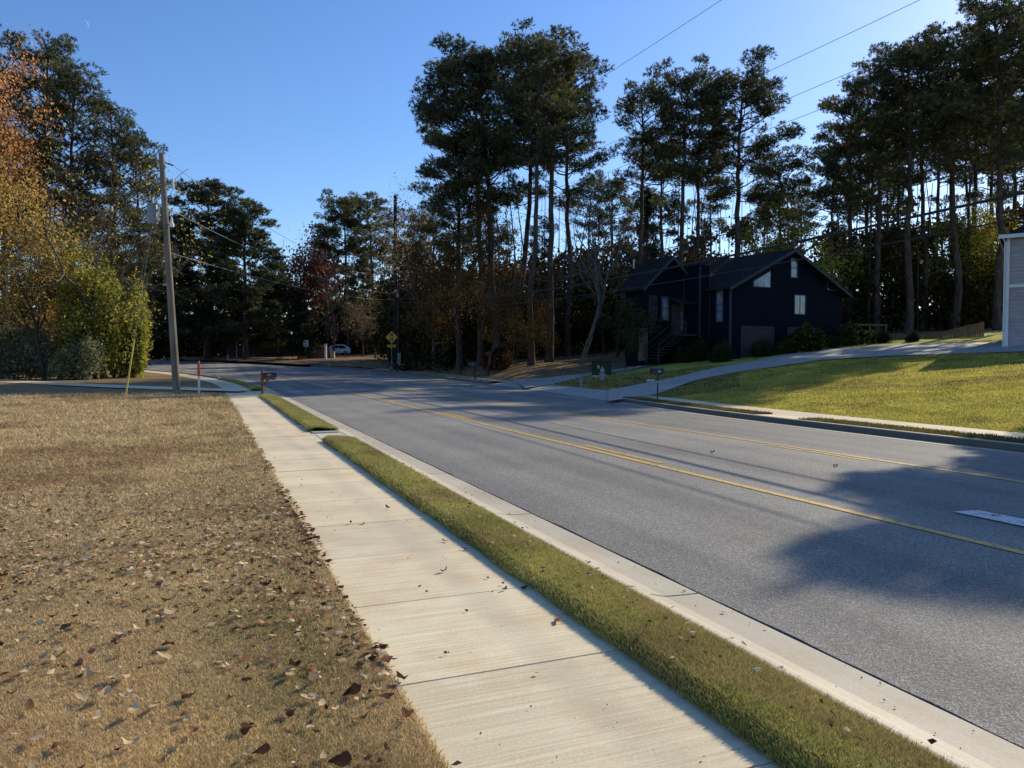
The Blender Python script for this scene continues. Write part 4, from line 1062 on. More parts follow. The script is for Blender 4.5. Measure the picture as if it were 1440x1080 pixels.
plant('bare_tree', t_b3, pt(868, 64), toph(868, 64, 290) / 15, 0.8, 'bare dark tree left of the navy house', 'tree')
t_b4 = broadleaf(46, 14, 0.22, 0.55, 1800, 0.12, [(0.2, 0.15, 0.08), (0.28, 0.2, 0.1)], bmat='palebark', depth=6, first=0.3, keep=0.6)
plant('bare_tree', t_b4, pt(470, 104), toph(470, 104, 372) / 14, 0.0, 'pale trunked bare tree in front of the far brown house', 'tree')
plant('bare_tree', t_b4, pt(528, 100), toph(528, 100, 400) / 14, 2.4, 'twiggy grey tree in front of the far grey house', 'tree')
t_yg = broadleaf(47, 15, 0.2, 0.55, 11000, 0.12, [(0.34, 0.3, 0.05), (0.26, 0.26, 0.05), (0.4, 0.33, 0.06)], depth=5, scatter=0.5)
plant('autumn_tree', t_yg, pt(1150, 70), toph(1150, 70, 285) / 15, 0.0, 'sunlit yellow green tree behind the navy gable', 'tree')
plant('autumn_tree', t_yg, pt(1325, 78), toph(1325, 78, 290) / 15, 1.7, 'backlit yellow green tree behind the fence', 'tree')
plant('autumn_tree', t_yg, pt(1392, 74), toph(1392, 74, 300) / 15, 4.0, 'backlit yellow green tree just left of the mauve house', 'tree')
plant('autumn_tree', t_br, pt(1236, 74), toph(1236, 74, 330) / 16, 4.1, 'brownish tree filling the gap right of the navy house', 'tree')
# off-frame pine in the front yard that shades the near road
plant('pine_tree', SHADE, (24.4, 25.5, gz(24.4, 25.5) - 0.05), 1.0, 0.6, 'pine just outside the right border shading the near road', 'tree')

# --- undergrowth masses
def mass(name, regions, label, pal, size, mat='darkleaf', trunks=0, seed=5):
    rng = np.random.default_rng(seed); P = []; paths = []
    for (u0, u1, d0, d1, h, n) in regions:
        nc = max(6, n // 140)
        cu = rng.uniform(u0, u1, nc); cd = rng.uniform(d0, d1, nc); x = (cu - CU) / FPX * cd
        z0 = ground(x, cd); ch = rng.random(nc) ** 1.5 * h
        k = rng.integers(0, nc, n); q = rng.normal(0, 1, (n, 3)) * np.array([1.0, 1.0, 0.7]) * (0.55 + 0.03 * h)
        p = np.column_stack([x[k], cd[k], z0[k] + ch[k] + 0.3]) + q; p = p[p[:, 2] > z0.min() - 0.2]; P.append(p)
        for t in range(int(trunks * (u1 - u0) / 100)):
            uu, dd = rng.uniform(u0, u1), rng.uniform(d0, d1); xx = (uu - CU) / FPX * dd; zz = gz(xx, dd); L = h * rng.uniform(0.9, 1.9); l = rng.normal(0, 0.06, 2) * L
            paths.append((np.array([[xx, dd, zz - .1], [xx + l[0] * .4, dd + l[1] * .4, zz + L * .5], [xx + l[0], dd + l[1], zz + L]]), np.array([0.09, 0.06, 0.02]) * rng.uniform(0.6, 1.6)))
    P = np.vstack(P)
    lm = leaves_mesh(name, P, size, pal, mat, rng)
    o = link(name, lm); tag(o, label, 'undergrowth', kind='stuff')
    return o, paths
DK = [(0.03, 0.034, 0.014), (0.045, 0.042, 0.018), (0.055, 0.04, 0.02), (0.02, 0.025, 0.012), (0.08, 0.065, 0.022)]
ALLP = []
_, p = mass('woods_undergrowth', [(560, 880, 68, 86, 10, 34000), (620, 760, 64, 70, 5, 7000), (860, 1010, 72, 90, 8, 12000), (1180, 1480, 70, 88, 10, 30000)], 'dark tangled undergrowth filling the woods behind the pines', DK, 0.2, trunks=14, seed=5); ALLP += p
_, p = mass('woods_undergrowth', [(100, 430, 112, 122, 10, 26000), (100, 330, 116, 124, 3, 9000), (430, 640, 126, 140, 10, 14000), (-80, 190, 66, 84, 9, 16000), (540, 640, 88, 100, 9, 9000)], 'dark undergrowth beyond the road bend', DK, 0.28, trunks=12, seed=6); ALLP += p
_, p = mass('distant_woods', [(-200, 520, 135, 170, 14, 30000), (420, 1000, 120, 160, 14, 34000), (950, 1560, 105, 150, 18, 36000)], 'distant woods closing the view behind every yard', [(0.045, 0.05, 0.022), (0.07, 0.06, 0.028), (0.1, 0.07, 0.035), (0.035, 0.04, 0.018)], 0.42, trunks=12, seed=8); ALLP += p
V, Q = skeleton_tubes(ALLP, 5)
tag(link('woods_thin_stems', np_mesh('woods_thin_stems', V, quads=Q, mat=M['darkbark'], smooth=True)), 'thin dark saplings crowded through the woods', 'saplings', kind='stuff')

# ------------------------------------------------------------------ poles and wires
def wirepts(a, b, sag, n=24):
    a, b = Vector(a), Vector(b)
    return [a.lerp(b, i / n) - Vector((0, 0, 4 * sag * (i / n) * (1 - i / n))) for i in range(n + 1)]
def wire(a, b, sag, rad, label, mat='cable', name='overhead_wire'):
    o = MB().tube(wirepts(a, b, sag), rad, 5, False).build(name, M[mat], None, True)
    return tag(o, label, 'wire', 'overhead wires')
B1 = px(248.5, 555); 
# left pole, leaning left
pole = empty('utility_pole', B1, 0, 'weathered wooden utility pole leaning left, carrying a grey transformer', 'utility pole')
T1 = Vector((-0.52, 0, 10.35))
mb = MB(); ptsP = [T1 * (i / 8) for i in range(9)]; ptsP[0] = Vector((0, 0, -0.2))
mb.tube(ptsP, [0.165 - 0.055 * i / 8 for i in range(9)], 14).build('shaft', M['polewood'], pole, True)
def on1(z): return T1 * (z / 10.35)
c = on1(7.75)
tr = MB(); tr.lathe([(0.0, -0.42), (0.20, -0.42), (0.215, -0.36), (0.215, 0.34), (0.20, 0.38), (0.225, 0.40), (0.225, 0.43), (0.06, 0.47), (0, 0.47)], 18, (c.x - 0.52, c.y - 0.05, c.z))
trf = tr.build('transformer', M['greypaint'], pole, True)
MB().lathe([(0.03, 0), (0.05, 0.03), (0.03, 0.06), (0.05, 0.09), (0.03, 0.12), (0.045, 0.15), (0.02, 0.2), (0.012, 0.26)], 10, (c.x - 0.50, c.y - 0.05, c.z + 0.46)).build('bushing', M['porcelain'], trf, True)
MB().box((c.x - 0.22, c.y, c.z + 0.22), (0.24, 0.06, 0.08)).box((c.x - 0.22, c.y, c.z - 0.22), (0.24, 0.06, 0.08)).build('bracket', M['galv'], pole)
for dz in (0.24, 0.05, -0.22):
    MB().lathe([(0.04, -0.09), (0.07, -0.04), (0.05, 0), (0.07, 0.04), (0.04, 0.09)], 10, (c.x - 0.22, c.y - 0.12, c.z + dz)).build('insulator', M['porcelain'], pole, True)
c2 = on1(7.35)
MB().lathe([(0.03, -0.16), (0.10, -0.14), (0.10, 0.02), (0.06, 0.05), (0.05, 0.16), (0.02, 0.3)], 12, (c2.x + 0.27, c2.y - 0.05, c2.z)).build('lightning_arrester', M['porcelain'], pole, True)
MB().box((c2.x + 0.16, c2.y, c2.z - 0.02), (0.16, 0.05, 0.05)).build('bracket', M['galv'], pole)
c3 = on1(9.05)
co = MB(); co.tube([(c3.x + 0.12, 0, c3.z), (c3.x + 0.36, 0, c3.z + 0.02)], 0.025, 8); co.build('cutout_arm', M['galv'], pole)
MB().lathe([(0.03, -0.2), (0.055, -0.16), (0.04, -0.1), (0.055, -0.04), (0.04, 0.02), (0.055, 0.08), (0.04, 0.14), (0.03, 0.2)], 10, (c3.x + 0.42, 0, c3.z)).build('fuse_cutout', M['porcelain'], pole, True)
MB().tube([(c3.x + 0.47, 0, c3.z - 0.22), (c3.x + 0.55, 0, c3.z - 0.05), (c3.x + 0.5, 0, c3.z + 0.2)], 0.02, 6).build('fuse_tube', M['greypaint'], pole, True)
c4 = on1(10.0)
si = MB().lathe([(0.02, 0), (0.05, 0.06), (0.03, 0.1), (0.05, 0.16), (0.03, 0.22), (0.05, 0.28), (0.02, 0.36)], 10, (0, 0, 0)).build('strain_insulator', M['greypaint'], pole, True)
si.location = (c4.x + 0.12, c4.y + 0.05, c4.z - 0.02); si.rotation_euler = (R_(-35), R_(108), 0)
dw = MB(); dw.tube([(c.x - 0.50, -0.05, c.z + 0.72), (c.x - 0.42, -0.1, c.z + 1.2), (c.x - 0.25, -0.12, c.z + 1.7)], 0.012, 5, False)
dw.tube([(c3.x + 0.42, 0, c3.z - 0.2), (c3.x + 0.3, -0.05, c3.z - 0.5), (c3.x + 0.12, -0.12, c3.z - 0.7)], 0.01, 5, False)
dw.tube([(c3.x + 0.5, 0, c3.z + 0.2), (c3.x + 0.75, 0.15, c3.z + 0.5), (c3.x + 0.95, 0.3, c3.z + 0.72)], 0.01, 5, False)
dw.tube([on1(0.2) + Vector((0.1, -0.14, 0)), on1(5) + Vector((0.09, -0.11, 0)), on1(8) + Vector((0.07, -0.1, 0))], 0.008, 5, False)
dw.build('drop_wires', M['cable'], pole)

B2 = at(557, 71.5)
H2 = (EYE + (HV - 277) / FPX * 71.5) - B2.z
pole2 = empty('utility_pole', B2, 0, 'upright dark utility pole beyond the far kerb behind the yellow sign', 'utility pole')
MB().tube([(0, 0, -0.2)] + [(0, 0, H2 * i / 6) for i in range(1, 7)], [0.23 - 0.012 * i for i in range(7)], 12).build('shaft', M['darkpole'], pole2, True)
MB().tube([(0.19, -0.05, -0.1), (0.165, -0.05, H2 * 0.52)], 0.05, 8).build('conduit', M['galv'], pole2, True)
MB().lathe([(0.03, 0), (0.09, 0.05), (0.05, 0.1), (0.09, 0.15), (0.04, 0.2)], 10, (0, 0, H2)).build('top_insulator', M['porcelain'], pole2, True)
zt = (EYE + (HV - 421) / FPX * 71.5) - B2.z
MB().box((0.55, 0, zt), (2.6, 0.1, 0.1)).build('crossarm', M['polewood'], pole2)
MB().box((0.18, -0.2, zt + 0.35), (0.22, 0.18, 0.5)).build('junction_box', M['greypaint'], pole2, bevel=0.02)
MB().box((0.32, -0.2, 1.0), (0.34, 0.24, 1.2)).build('meter_cabinet', M['greypaint'], pole2, bevel=0.02)
W2 = lambda z, dx=0.0: Vector((B2.x + dx, B2.y, B2.z + z))
def zat(v, d): return EYE + (HV - v) / FPX * d
# near pole out of frame to the right and behind
E = Vector((20.5, -13.0, 0))
def end(z): return Vector((E.x, E.y, z))
wire(W2(H2 + 0.2), end(12.5), 1.6, 0.008, 'topmost single wire rising from the far pole top over the central pines')
wire(W2(H2 - 2.6), end(9.3), 1.5, 0.007, 'second wire from the top crossing the gap of sky left of the right stand')
wire(W2(H2 - 4.2), end(8.7), 1.5, 0.007, 'upper wire of the close pair crossing the gap of sky')
wire(W2(H2 - 4.9), end(8.1), 1.5, 0.007, 'lower wire of the close pair crossing the gap of sky')
wire(W2(zt + 0.1), end(6.6), 1.4, 0.016, 'thin wire crossing the pine trunks above the navy house roof')
wire(W2(zt - 0.3), end(6.0), 1.6, 0.035, 'thick black cable passing in front of the navy house ridge')
wire(W2(zt - 0.7), end(5.6), 1.7, 0.018, 'lowest thin cable passing across the navy gable window')
wire(Vector(B1) + on1(9.95) + Vector((0.45, 0.2, -0.12)), W2(zt + 1.6), 0.9, 0.010, 'highest wire running right from the left pole top', 'wire')
wire(Vector(B1) + on1(8.0) + Vector((0.12, 0, 0)), W2(zt + 0.5), 0.8, 0.014, 'middle wire running right from below the transformer', 'wire')
wire(Vector(B1) + on1(6.1) + Vector((0.12, 0, 0)), W2(zt - 0.1), 0.5, 0.012, 'lowest wire running right from the left pole', 'wire')
wire(Vector(B1) + on1(7.1), (-60, 52, 7.4), 0.6, 0.012, 'wire running left from the left pole behind the pines', 'wire')
for k, (dx, L) in enumerate(((1.6, 5.2), (3.0, 5.0), (4.4, 3.2))):
    wire(W2(zt + 4.6 - k * 0.9, 0.15), Vector(at(557 + 12 * (k + 1), 73)) + Vector((dx, 1.0, 4.6 + 0.2 * k)), 0.1, 0.012, ('steepest', 'middle', 'flattest')[k] + ' slanting guy strand right of the far pole', 'wire')
# guy with yellow guard
ga = px(176, 557); gtop = Vector(B1) + on1(9.9)
gd = (gtop - ga).normalized()
gy = empty('guy_wire_guard', ga, 0, 'yellow plastic guard on the slanted guy wire left of the pole', 'guy guard')
MB().tube([gd * 0.05, gd * 2.35], [0.036, 0.03], 10).build('guard_tube', M['yellowplastic'], gy, True)
MB().tube([gd * 2.3, gtop - ga], 0.006, 5, False).build('guy_wire', M['galv'], gy)
MB().tube([(0, 0, -0.15), gd * 0.12], 0.014, 6).build('anchor_rod', M['galv'], gy)

# ------------------------------------------------------------------ small roadside things
p = px(279.5, 555)
mk = empty('marker_post', p, 0, 'white marker post with red top beside the left utility pole', 'marker post')
MB().lathe([(0.045, -0.1), (0.045, 0.80)], 12).build('post', M['whiteplastic'], mk, True)
MB().lathe([(0.052, 0.80), (0.052, 1.36), (0.045, 1.42), (0.02, 1.45)], 12).build('red_sleeve', M['red'], mk, True)

def mailbox_body(parent, z, L=0.48, W=0.165, H=0.2, along=(1, 0), digits=3, off=0.0):
    """arched box, its long side along `along`; door on the road end"""
    ax = Vector((along[0], along[1], 0)).normalized(); sd = Vector((-ax.y, ax.x, 0))
    prof = [(-W / 2, 0), (W / 2, 0)] + [(W / 2 * math.cos(t), H * 0.55 + H * 0.45 * math.sin(t)) for t in np.linspace(0, math.pi, 9)]
    Mx = Matrix(((sd.x, ax.x, 0, ax.x * off), (sd.y, ax.y, 0, ax.y * off), (0, 0, 1, z), (0, 0, 0, 1)))
    bx = MB().prism(prof, -L / 2, L / 2, Mx).build('box', M['black'], parent, True)
    pr2 = [(x * 1.05, zz * 1.03 - 0.003) for x, zz in prof]
    MB().prism(pr2, L / 2, L / 2 + 0.018, Mx).build('door', M['black'], parent, True)
    fl = MB(); fl.box(Mx @ Vector((-W / 2 - 0.008, 0.05, H * 0.45)), (0.012, 0.012, 0.012)); fl.box(Mx @ Vector((-W / 2 - 0.012, -0.03, H * 0.45)), (0.01, 0.18, 0.03), M=Matrix.Rotation(math.atan2(ax.y, ax.x) - math.pi / 2, 4, 'Z'))
    fl.build('flag', M['black'], parent)
    for s in (1, -1):
        dg = MB()
        for k in range(digits):
            q = Mx @ Vector((s * (W / 2 + 0.003), -0.01 + (k - digits / 2) * 0.055, H * 0.32))
            t = ax * 0.018
            dg.add([q - t, q + t, q + t + Vector((0, 0, 0.075)), q - t + Vector((0, 0, 0.075))], [(0, 1, 2, 3)])
        dg.build('number_decal', M['decal'], parent)
# left mailbox on timber post
p = px(369, 558)
mbx = empty('mailbox', p, 0, 'black mailbox on a brown timber post beside the left sidewalk', 'mailbox', 'mailboxes')
MB().box((0, 0, 0.50), (0.10, 0.10, 1.2)).build('post', M['postwood'], mbx, bevel=0.008)
am = MB(); am.box((0.22, 0.03, 0.74), (0.62, 0.09, 0.085)); 
am.box((0.13, 0.03, 0.6), (0.30, 0.07, 0.07), M=Matrix.Rotation(R_(-48), 4, 'Y')); am.build('arm', M['postwood'], mbx, bevel=0.006)
mailbox_body(mbx, 0.785, along=(0.95, 0.3), off=0.30, digits=3)
# right mailbox on thin black post
p = px(925, 562)
mr = empty('mailbox', p, 0, 'black mailbox on a thin black post right of the driveway', 'mailbox', 'mailboxes')
MB().tube([(0.0, 0, -0.1), (0, 0, 0.94)], 0.028, 10).build('post', M['black'], mr, True)
MB().lathe([(0.031, 0.66), (0.031, 0.70)], 10).build('reflector_band', M['decal'], mr)
MB().box((0, 0, 0.955), (0.3, 0.14, 0.03)).build('bracket', M['black'], mr)
mailbox_body(mr, 0.97, L=0.5, W=0.18, H=0.23, along=(-0.95, -0.3), digits=2, off=0.02)
# far mailbox
p = px(668, 533)
mf = empty('mailbox', p, 0, 'dark mailbox on a cast post across the road left of the driveway', 'mailbox', 'mailboxes')
MB().lathe([(0.09, -0.05), (0.09, 0.1), (0.05, 0.14), (0.045, 0.8), (0.07, 0.84), (0.05, 0.9)], 10).build('post', M['black'], mf, True)
MB().box((-0.12, -0.05, 0.92), (0.5, 0.09, 0.06)).box((-0.14, -0.05, 0.80), (0.3, 0.03, 0.03), M=Matrix.Rotation(R_(40), 4, 'Y')).build('arm', M['black'], mf)
mailbox_body(mf, 0.95, L=0.55, W=0.2, H=0.25, along=(-0.95, -0.3), off=0.22, digits=0 or 1)

# hydrant
p = px(847, 535)
hy = empty('fire_hydrant', p, 0.4, 'silver fire hydrant in front of the dark green utility box', 'hydrant')
MB().lathe([(0.16, 0), (0.16, 0.04), (0.11, 0.05), (0.11, 0.44), (0.155, 0.45), (0.155, 0.50), (0.13, 0.51), (0.125, 0.60), (0.08, 0.70), (0.03, 0.73), (0.03, 0.80), (0, 0.80)], 16).build('barrel', M['hydrant'], hy, True)
MB().lathe([(0.158, 0.455), (0.158, 0.497)], 16).build('flange', M['hydblue'], hy)
for a in (0, math.pi):
    MB().tube([(0.1 * math.cos(a), 0.1 * math.sin(a), 0.36), (0.19 * math.cos(a), 0.19 * math.sin(a), 0.36)], 0.055, 10).build('side_nozzle', M['hydrant'], hy, True)
MB().tube([(0, -0.1, 0.33), (0, -0.21, 0.33)], 0.075, 12).build('pumper_nozzle', M['hydrant'], hy, True)
# green pad transformer
p = px(846, 531); p = at(846, p.y + 1.1)
gb = empty('utility_box', p, 0.25, 'dark green utility box standing behind the fire hydrant', 'utility box')
MB().box((0, 0, 0.44), (1.02, 0.75, 0.86)).build('cabinet', M['boxgreen'], gb, bevel=0.03)
MB().box((0.02, -0.02, 0.90), (1.08, 0.82, 0.07)).build('lid', M['boxgreen'], gb, bevel=0.02)
MB().box((0, 0, -0.02), (1.2, 0.95, 0.12)).build('base_pad', M['capstone'], gb)
MB().box((-0.35, -0.38, 0.56), (0.12, 0.006, 0.2)).build('warning_decal', M['signyellow'], gb)
# pale marker post
p = px(818, 545)
wm = empty('cable_marker', p, 0.3, 'pale grey plastic marker leaning left of the fire hydrant', 'marker post')
o = MB().box((0, 0, 0.28), (0.13, 0.10, 0.62)).build('post', M['greypaint'], wm, bevel=0.02); o.rotation_euler = (0, R_(-5), 0)
o = MB().box((-0.05, 0, 0.60), (0.145, 0.115, 0.05)).build('cap', M['greypaint'], wm, bevel=0.015)
# newspaper
p = px(915, 538, 0.05)
tag(MB().tube([(p.x - 0.2, p.y, p.z + 0.05), (p.x + 0.2, p.y + 0.05, p.z + 0.05)], 0.05, 8).build('newspaper', M['whiteplastic'], None, True), 'rolled white newspaper at the driveway edge', 'newspaper')

# storm drain slot in the verge gap
i = int(np.argmin(np.abs(LS - 16.5))); q = LE[i] - LN[i] * 0.92
sd = empty('storm_drain', (q[0], q[1], float(base(q[1]))), R_(22), 'concrete storm drain inlet with dark slot between the verge strips', 'storm drain')
MB().box((0, 0, 0.012), (0.56, 0.34, 0.035)).build('lid_slab', M['capstone'], sd, bevel=0.008)
MB().box((0, 0.10, 0.031), (0.5, 0.07, 0.008)).build('inlet_slot', M['black'], sd)
# second iron cover by the sidewalk
# signal-ahead sign
sp = at(551, 68.5)
sg = empty('warning_sign', sp, 0.0, 'yellow diamond signal ahead sign with small plaque by the far pole', 'traffic sign')
zc = zat(474.3, 68.5) - sp.z; hh = 0.55
MB().tube([(0, 0.03, -0.1), (0, 0.03, zc + 0.5)], 0.03, 8).build('post', M['galv'], sg, True)
dm = MB(); dm.prism([(0, zc - hh), (hh, zc), (0, zc + hh), (-hh, zc)], -0.012, 0.0); pn = dm.build('sign_panel', M['signyellow'], sg)
MB().prism([(-0.15, zc - 0.36), (0.15, zc - 0.36), (0.15, zc + 0.36), (-0.15, zc + 0.36)], -0.018, -0.013).build('signal_symbol', M['black'], pn)
for dz, mm in ((0.235, 'signred'), (0.0, 'signyellow'), (-0.235, 'siggreen')):
    MB().prism([(0.1 * math.cos(t), zc + dz + 0.1 * math.sin(t)) for t in np.linspace(0, 2 * math.pi, 17)[:-1]], -0.024, -0.019).build('signal_lens', M[mm], pn)
zp = zat(486.5, 68.5) - sp.z
pq = MB().box((-0.02, -0.006, zp), (0.78, 0.012, 0.22)).build('plaque', M['signyellow'], sg)
MB().box((-0.02, -0.0145, zp), (0.56, 0.003, 0.07)).build('plaque_lettering', M['black'], pq)
# white road sign
sp = at(430.5, 99)
ws = empty('road_sign', sp, 0.15, 'white rectangular road sign left of the brick planter', 'traffic sign')
zc = zat(483, 99) - sp.z
MB().tube([(0, 0.03, -0.1), (0, 0.03, zc + 0.4)], 0.03, 8).build('post', M['galv'], ws, True)
pn = MB().box((0, 0, zc), (0.62, 0.012, 0.85)).build('sign_panel', M['signwhite'], ws)
MB().box((0, -0.008, zc + 0.24), (0.42, 0.003, 0.1)).box((0, -0.008, zc + 0.08), (0.42, 0.003, 0.1)).box((0, -0.008, zc - 0.2), (0.34, 0.003, 0.26)).build('sign_lettering', M['greypaint'], pn)
# street name sign
sp = at(333, 103)
ss = empty('street_sign', sp, 0.1, 'green street name sign on a thin post across the bend', 'street sign')
zc = zat(477.5, 103) - sp.z
MB().tube([(0, 0, -0.1), (0, 0, zc - 0.12)], 0.04, 8).build('post', M['galv'], ss, True)
pn = MB().box((0, 0, zc), (1.1, 0.02, 0.22)).build('name_blade', M['signgreen'], ss)
MB().box((0, -0.013, zc), (0.8, 0.003, 0.07)).build('blade_lettering', M['signwhite'], pn)
pn = MB().box((0, 0, zc - 0.26), (0.02, 0.9, 0.2)).build('cross_blade', M['signgreen'], ss)
sp = at(342.5, 104)
tag(MB().tube([(sp.x, sp.y, sp.z - 0.1), (sp.x, sp.y, zat(468, 104))], 0.035, 8).build('steel_post', M['galv'], None, True), 'plain thin steel post right of the street name sign', 'post')
sp = at(321, 101)
h2 = empty('fire_hydrant', sp, 0.0, 'small far fire hydrant left of the street name sign', 'hydrant')
MB().lathe([(0.14, 0), (0.10, 0.05), (0.10, 0.5), (0.15, 0.52), (0.13, 0.62), (0.05, 0.78), (0, 0.8)], 12).build('barrel', M['hydrant'], h2, True)
MB().tube([(-0.2, 0, 0.4), (0.2, 0, 0.4)], 0.05, 8).build('side_nozzle', M['hydrant'], h2, True)
# brick planter, marker and shrub
bp = at(447, 102)
pl = empty('brick_planter', bp, 0.12, 'brick entrance planter wall at the far corner', 'planter')
MB().box((0, 0, 0.52), (3.3, 1.2, 1.14)).build('brick_wall', M['brick'], pl)
MB().box((0, 0, 1.13), (3.4, 1.3, 0.08)).build('coping', M['brick'], pl)
MB().box((1.95, 0.1, 0.45), (0.55, 0.9, 1.0)).build('end_pier', M['capstone'], pl)
plant('planter_shrub', clump(36, 2.2, 0.9, 0.7, 1500, 0.08, [(0.34, 0.33, 0.05), (0.25, 0.27, 0.05)], 'leaf', 6, stems=4), (bp.x + 0.5, bp.y, bp.z + 1.12), 1.0, 0, 'yellow green plants growing on top of the brick planter', 'shrub', parts=('stem', 'foliage'))
sp = at(458, 99.5)
po = empty('marker_post', sp, 0, 'pale square post at the right end of the brick planter', 'marker post')
MB().box((0, 0, 0.95), (0.28, 0.28, 1.95)).build('post', M['whiteplastic'], po, bevel=0.02); MB().box((0, 0, 1.96), (0.34, 0.34, 0.07)).build('cap', M['whiteplastic'], po)
# white SUV
cp = at(471.5, 116)
sv = empty('parked_car', cp, R_(24), 'white SUV parked behind the brick planter', 'car')
prof = [(-2.2, 0.35), (-2.25, 0.75), (-2.15, 0.95), (-1.15, 1.05), (-0.45, 1.55), (0.3, 1.66), (1.3, 1.62), (1.95, 1.25), (2.15, 1.0), (2.2, 0.55), (2.1, 0.35)]
def car_body():
    mb = MB(); secs = [(-0.90, 0.84), (-0.80, 1.0), (0.80, 1.0), (0.90, 0.84)]
    vs = []; n = len(prof)
    for y, k in secs: vs += [(x * (0.985 if k < 1 else 1), y * (0.80 if z > 1.3 else 0.93 if z > 1.0 else 1.0), 0.35 + (z - 0.35) * (0.96 if k < 1 else 1)) for x, z in prof]
    fs = [tuple(range(n)), tuple(reversed(range(3 * n, 4 * n)))]
    for s in range(3): fs += [(s * n + i, s * n + (i + 1) % n, (s + 1) * n + (i + 1) % n, (s + 1) * n + i) for i in range(n)]
    return mb.add(vs, fs)
car_body().build('body', M['carwhite'], sv, True, 0.02)
for s in (-1, 1):
    for poly in ([(-0.95, 1.08), (-0.4, 1.48), (0.25, 1.55), (0.25, 1.08)], [(0.33, 1.08), (0.33, 1.55), (1.2, 1.5), (1.55, 1.15), (1.4, 1.08)]):
        w = MB(); w.prism(poly, s * 0.80, s * 0.845); w.build('side_window', M['darkglass'], sv)
rw = MB(); rw.add([(1.45, -0.6, 1.56), (1.45, 0.6, 1.56), (1.98, 0.66, 1.24), (1.98, -0.66, 1.24)], [(0, 1, 2, 3)]); o = rw.build('rear_window', M['darkglass'], sv); o.location = (0.03, 0, 0.03)
for sx in (-1.38, 1.38):
    for s in (-1, 1):
        wh = MB().tube([(sx, s * 0.70, 0.34), (sx, s * 0.92, 0.34)], 0.34, 18).build('wheel', M['rubber'], sv, True)
        MB().tube([(sx, s * 0.91, 0.34), (sx, s * 0.935, 0.34)], 0.21, 14).build('rim', M['rim'], wh)
for s in (-1, 1): MB().box((2.14, s * 0.7, 1.02), (0.1, 0.26, 0.16)).build('tail_light', M['taillight'], sv)

# ------------------------------------------------------------------ houses
def frame(A, ax):
    """matrix: local x along the front wall, local y into the house"""
    ax = Vector((ax[0], ax[1], 0)).normalized(); ay = Vector((-ax.y, ax.x, 0))
    return Matrix(((ax.x, ay.x, 0, A[0]), (ax.y, ay.y, 0, A[1]), (0, 0, 1, A[2]), (0, 0, 0, 1)))
def gable_block(root, w, dep, eave, peak, x0=0, y0=0, z0=-0.6, wall='navy', roof='shingle', oh=0.45, names=('wall', 'roof'), trim='navytrim'):
    pk = x0 + w / 2
    MB().prism([(x0, z0), (x0 + w, z0), (x0 + w, eave), (pk, peak), (x0, eave)], y0, y0 + dep).build(names[0], M[wall], root)
    sl = (peak - eave) / (w / 2); t = 0.16
    e = eave - oh * sl
    r = MB().prism([(x0 - oh, e + 0.03), (pk, peak + 0.03), (x0 + w + oh, e + 0.03), (x0 + w + oh, e + 0.03 + t), (pk, peak + 0.03 + t), (x0 - oh, e + 0.03 + t)], y0 - oh, y0 + dep + oh).build(names[1], M[roof], root)
    tb = MB().prism([(x0 - oh - 0.02, e - 0.06), (pk, peak - 0.06), (x0 + w + oh + 0.02, e - 0.06), (x0 + w + oh + 0.02, e + 0.17), (pk, peak + 0.17), (x0 - oh - 0.02, e + 0.17)], y0 - oh - 0.045, y0 - oh - 0.002)
    tb.build('rake_trim', M[trim], r)
    return r
def window(root, x, z, w, h, y=0.0, face='front', cols=1, rows=2, glass='glass', trim='navytrim', name='window', fr=0.08):
    """frame on the wall, glazing, bars; face 'front' lies in local xz at y, face 'left' in yz at x"""
    def bx(mb, a, c, b, d, dep0, dep1):
        m = ((a + b) / 2, (dep0 + dep1) / 2, (c + d) / 2); s = (b - a, abs(dep1 - dep0), d - c)
        if face == 'front': mb.box((m[0], y + m[1], m[2]), s)
        else: mb.box((y + m[1], m[0], m[2]), (s[1], s[0], s[2]))
    f = MB(); x0, x1, z0, z1 = x - w / 2, x + w / 2, z, z + h
    bx(f, x0 - fr, z0 - fr, x0, z1 + fr, -0.05, 0.02); bx(f, x1, z0 - fr, x1 + fr, z1 + fr, -0.05, 0.02); bx(f, x0, z1, x1, z1 + fr, -0.047, 0.02); bx(f, x0, z0 - fr, x1, z0, -0.053, 0.02)
    for i in range(1, cols): xx = x0 + w * i / cols; bx(f, xx - 0.03, z0, xx + 0.03, z1, -0.04, 0.02)
    for i in range(1, rows): zz = z0 + h * i / rows; bx(f, x0, zz - 0.025, x1, zz + 0.025, -0.036, 0.02)
    o = f.build(name, M[trim], root)
    g = MB(); bx(g, x0, z0, x1, z1, -0.025, -0.008); g.build('pane', M[glass], o)
    return o
# navy house
A = at(1026, 50); Bq = at(1183, 56); A.z = gz(A.x, A.y) + 0.02
ax = (Bq - A); wM = Vector((ax.x, ax.y, 0)).length
mt = frame(A, ax)
nh = empty('navy_house', A, math.atan2(ax.y, ax.x), 'dark navy house with garage doors under the pines', 'house')
eM, pM = zat(404, 50) - A.z, zat(355, 53) - A.z
gable_block(nh, wM, 10.5, eM, pM)
# wing on the left, set back 3.5 m
wW = 4.3
eW, pW = zat(401, 50.5) - A.z, zat(364, 51.5) - A.z
gable_block(nh, wW, 2.0, eW, pW, x0=-wW, y0=3.5, names=('wing_wall', 'wing_roof'))
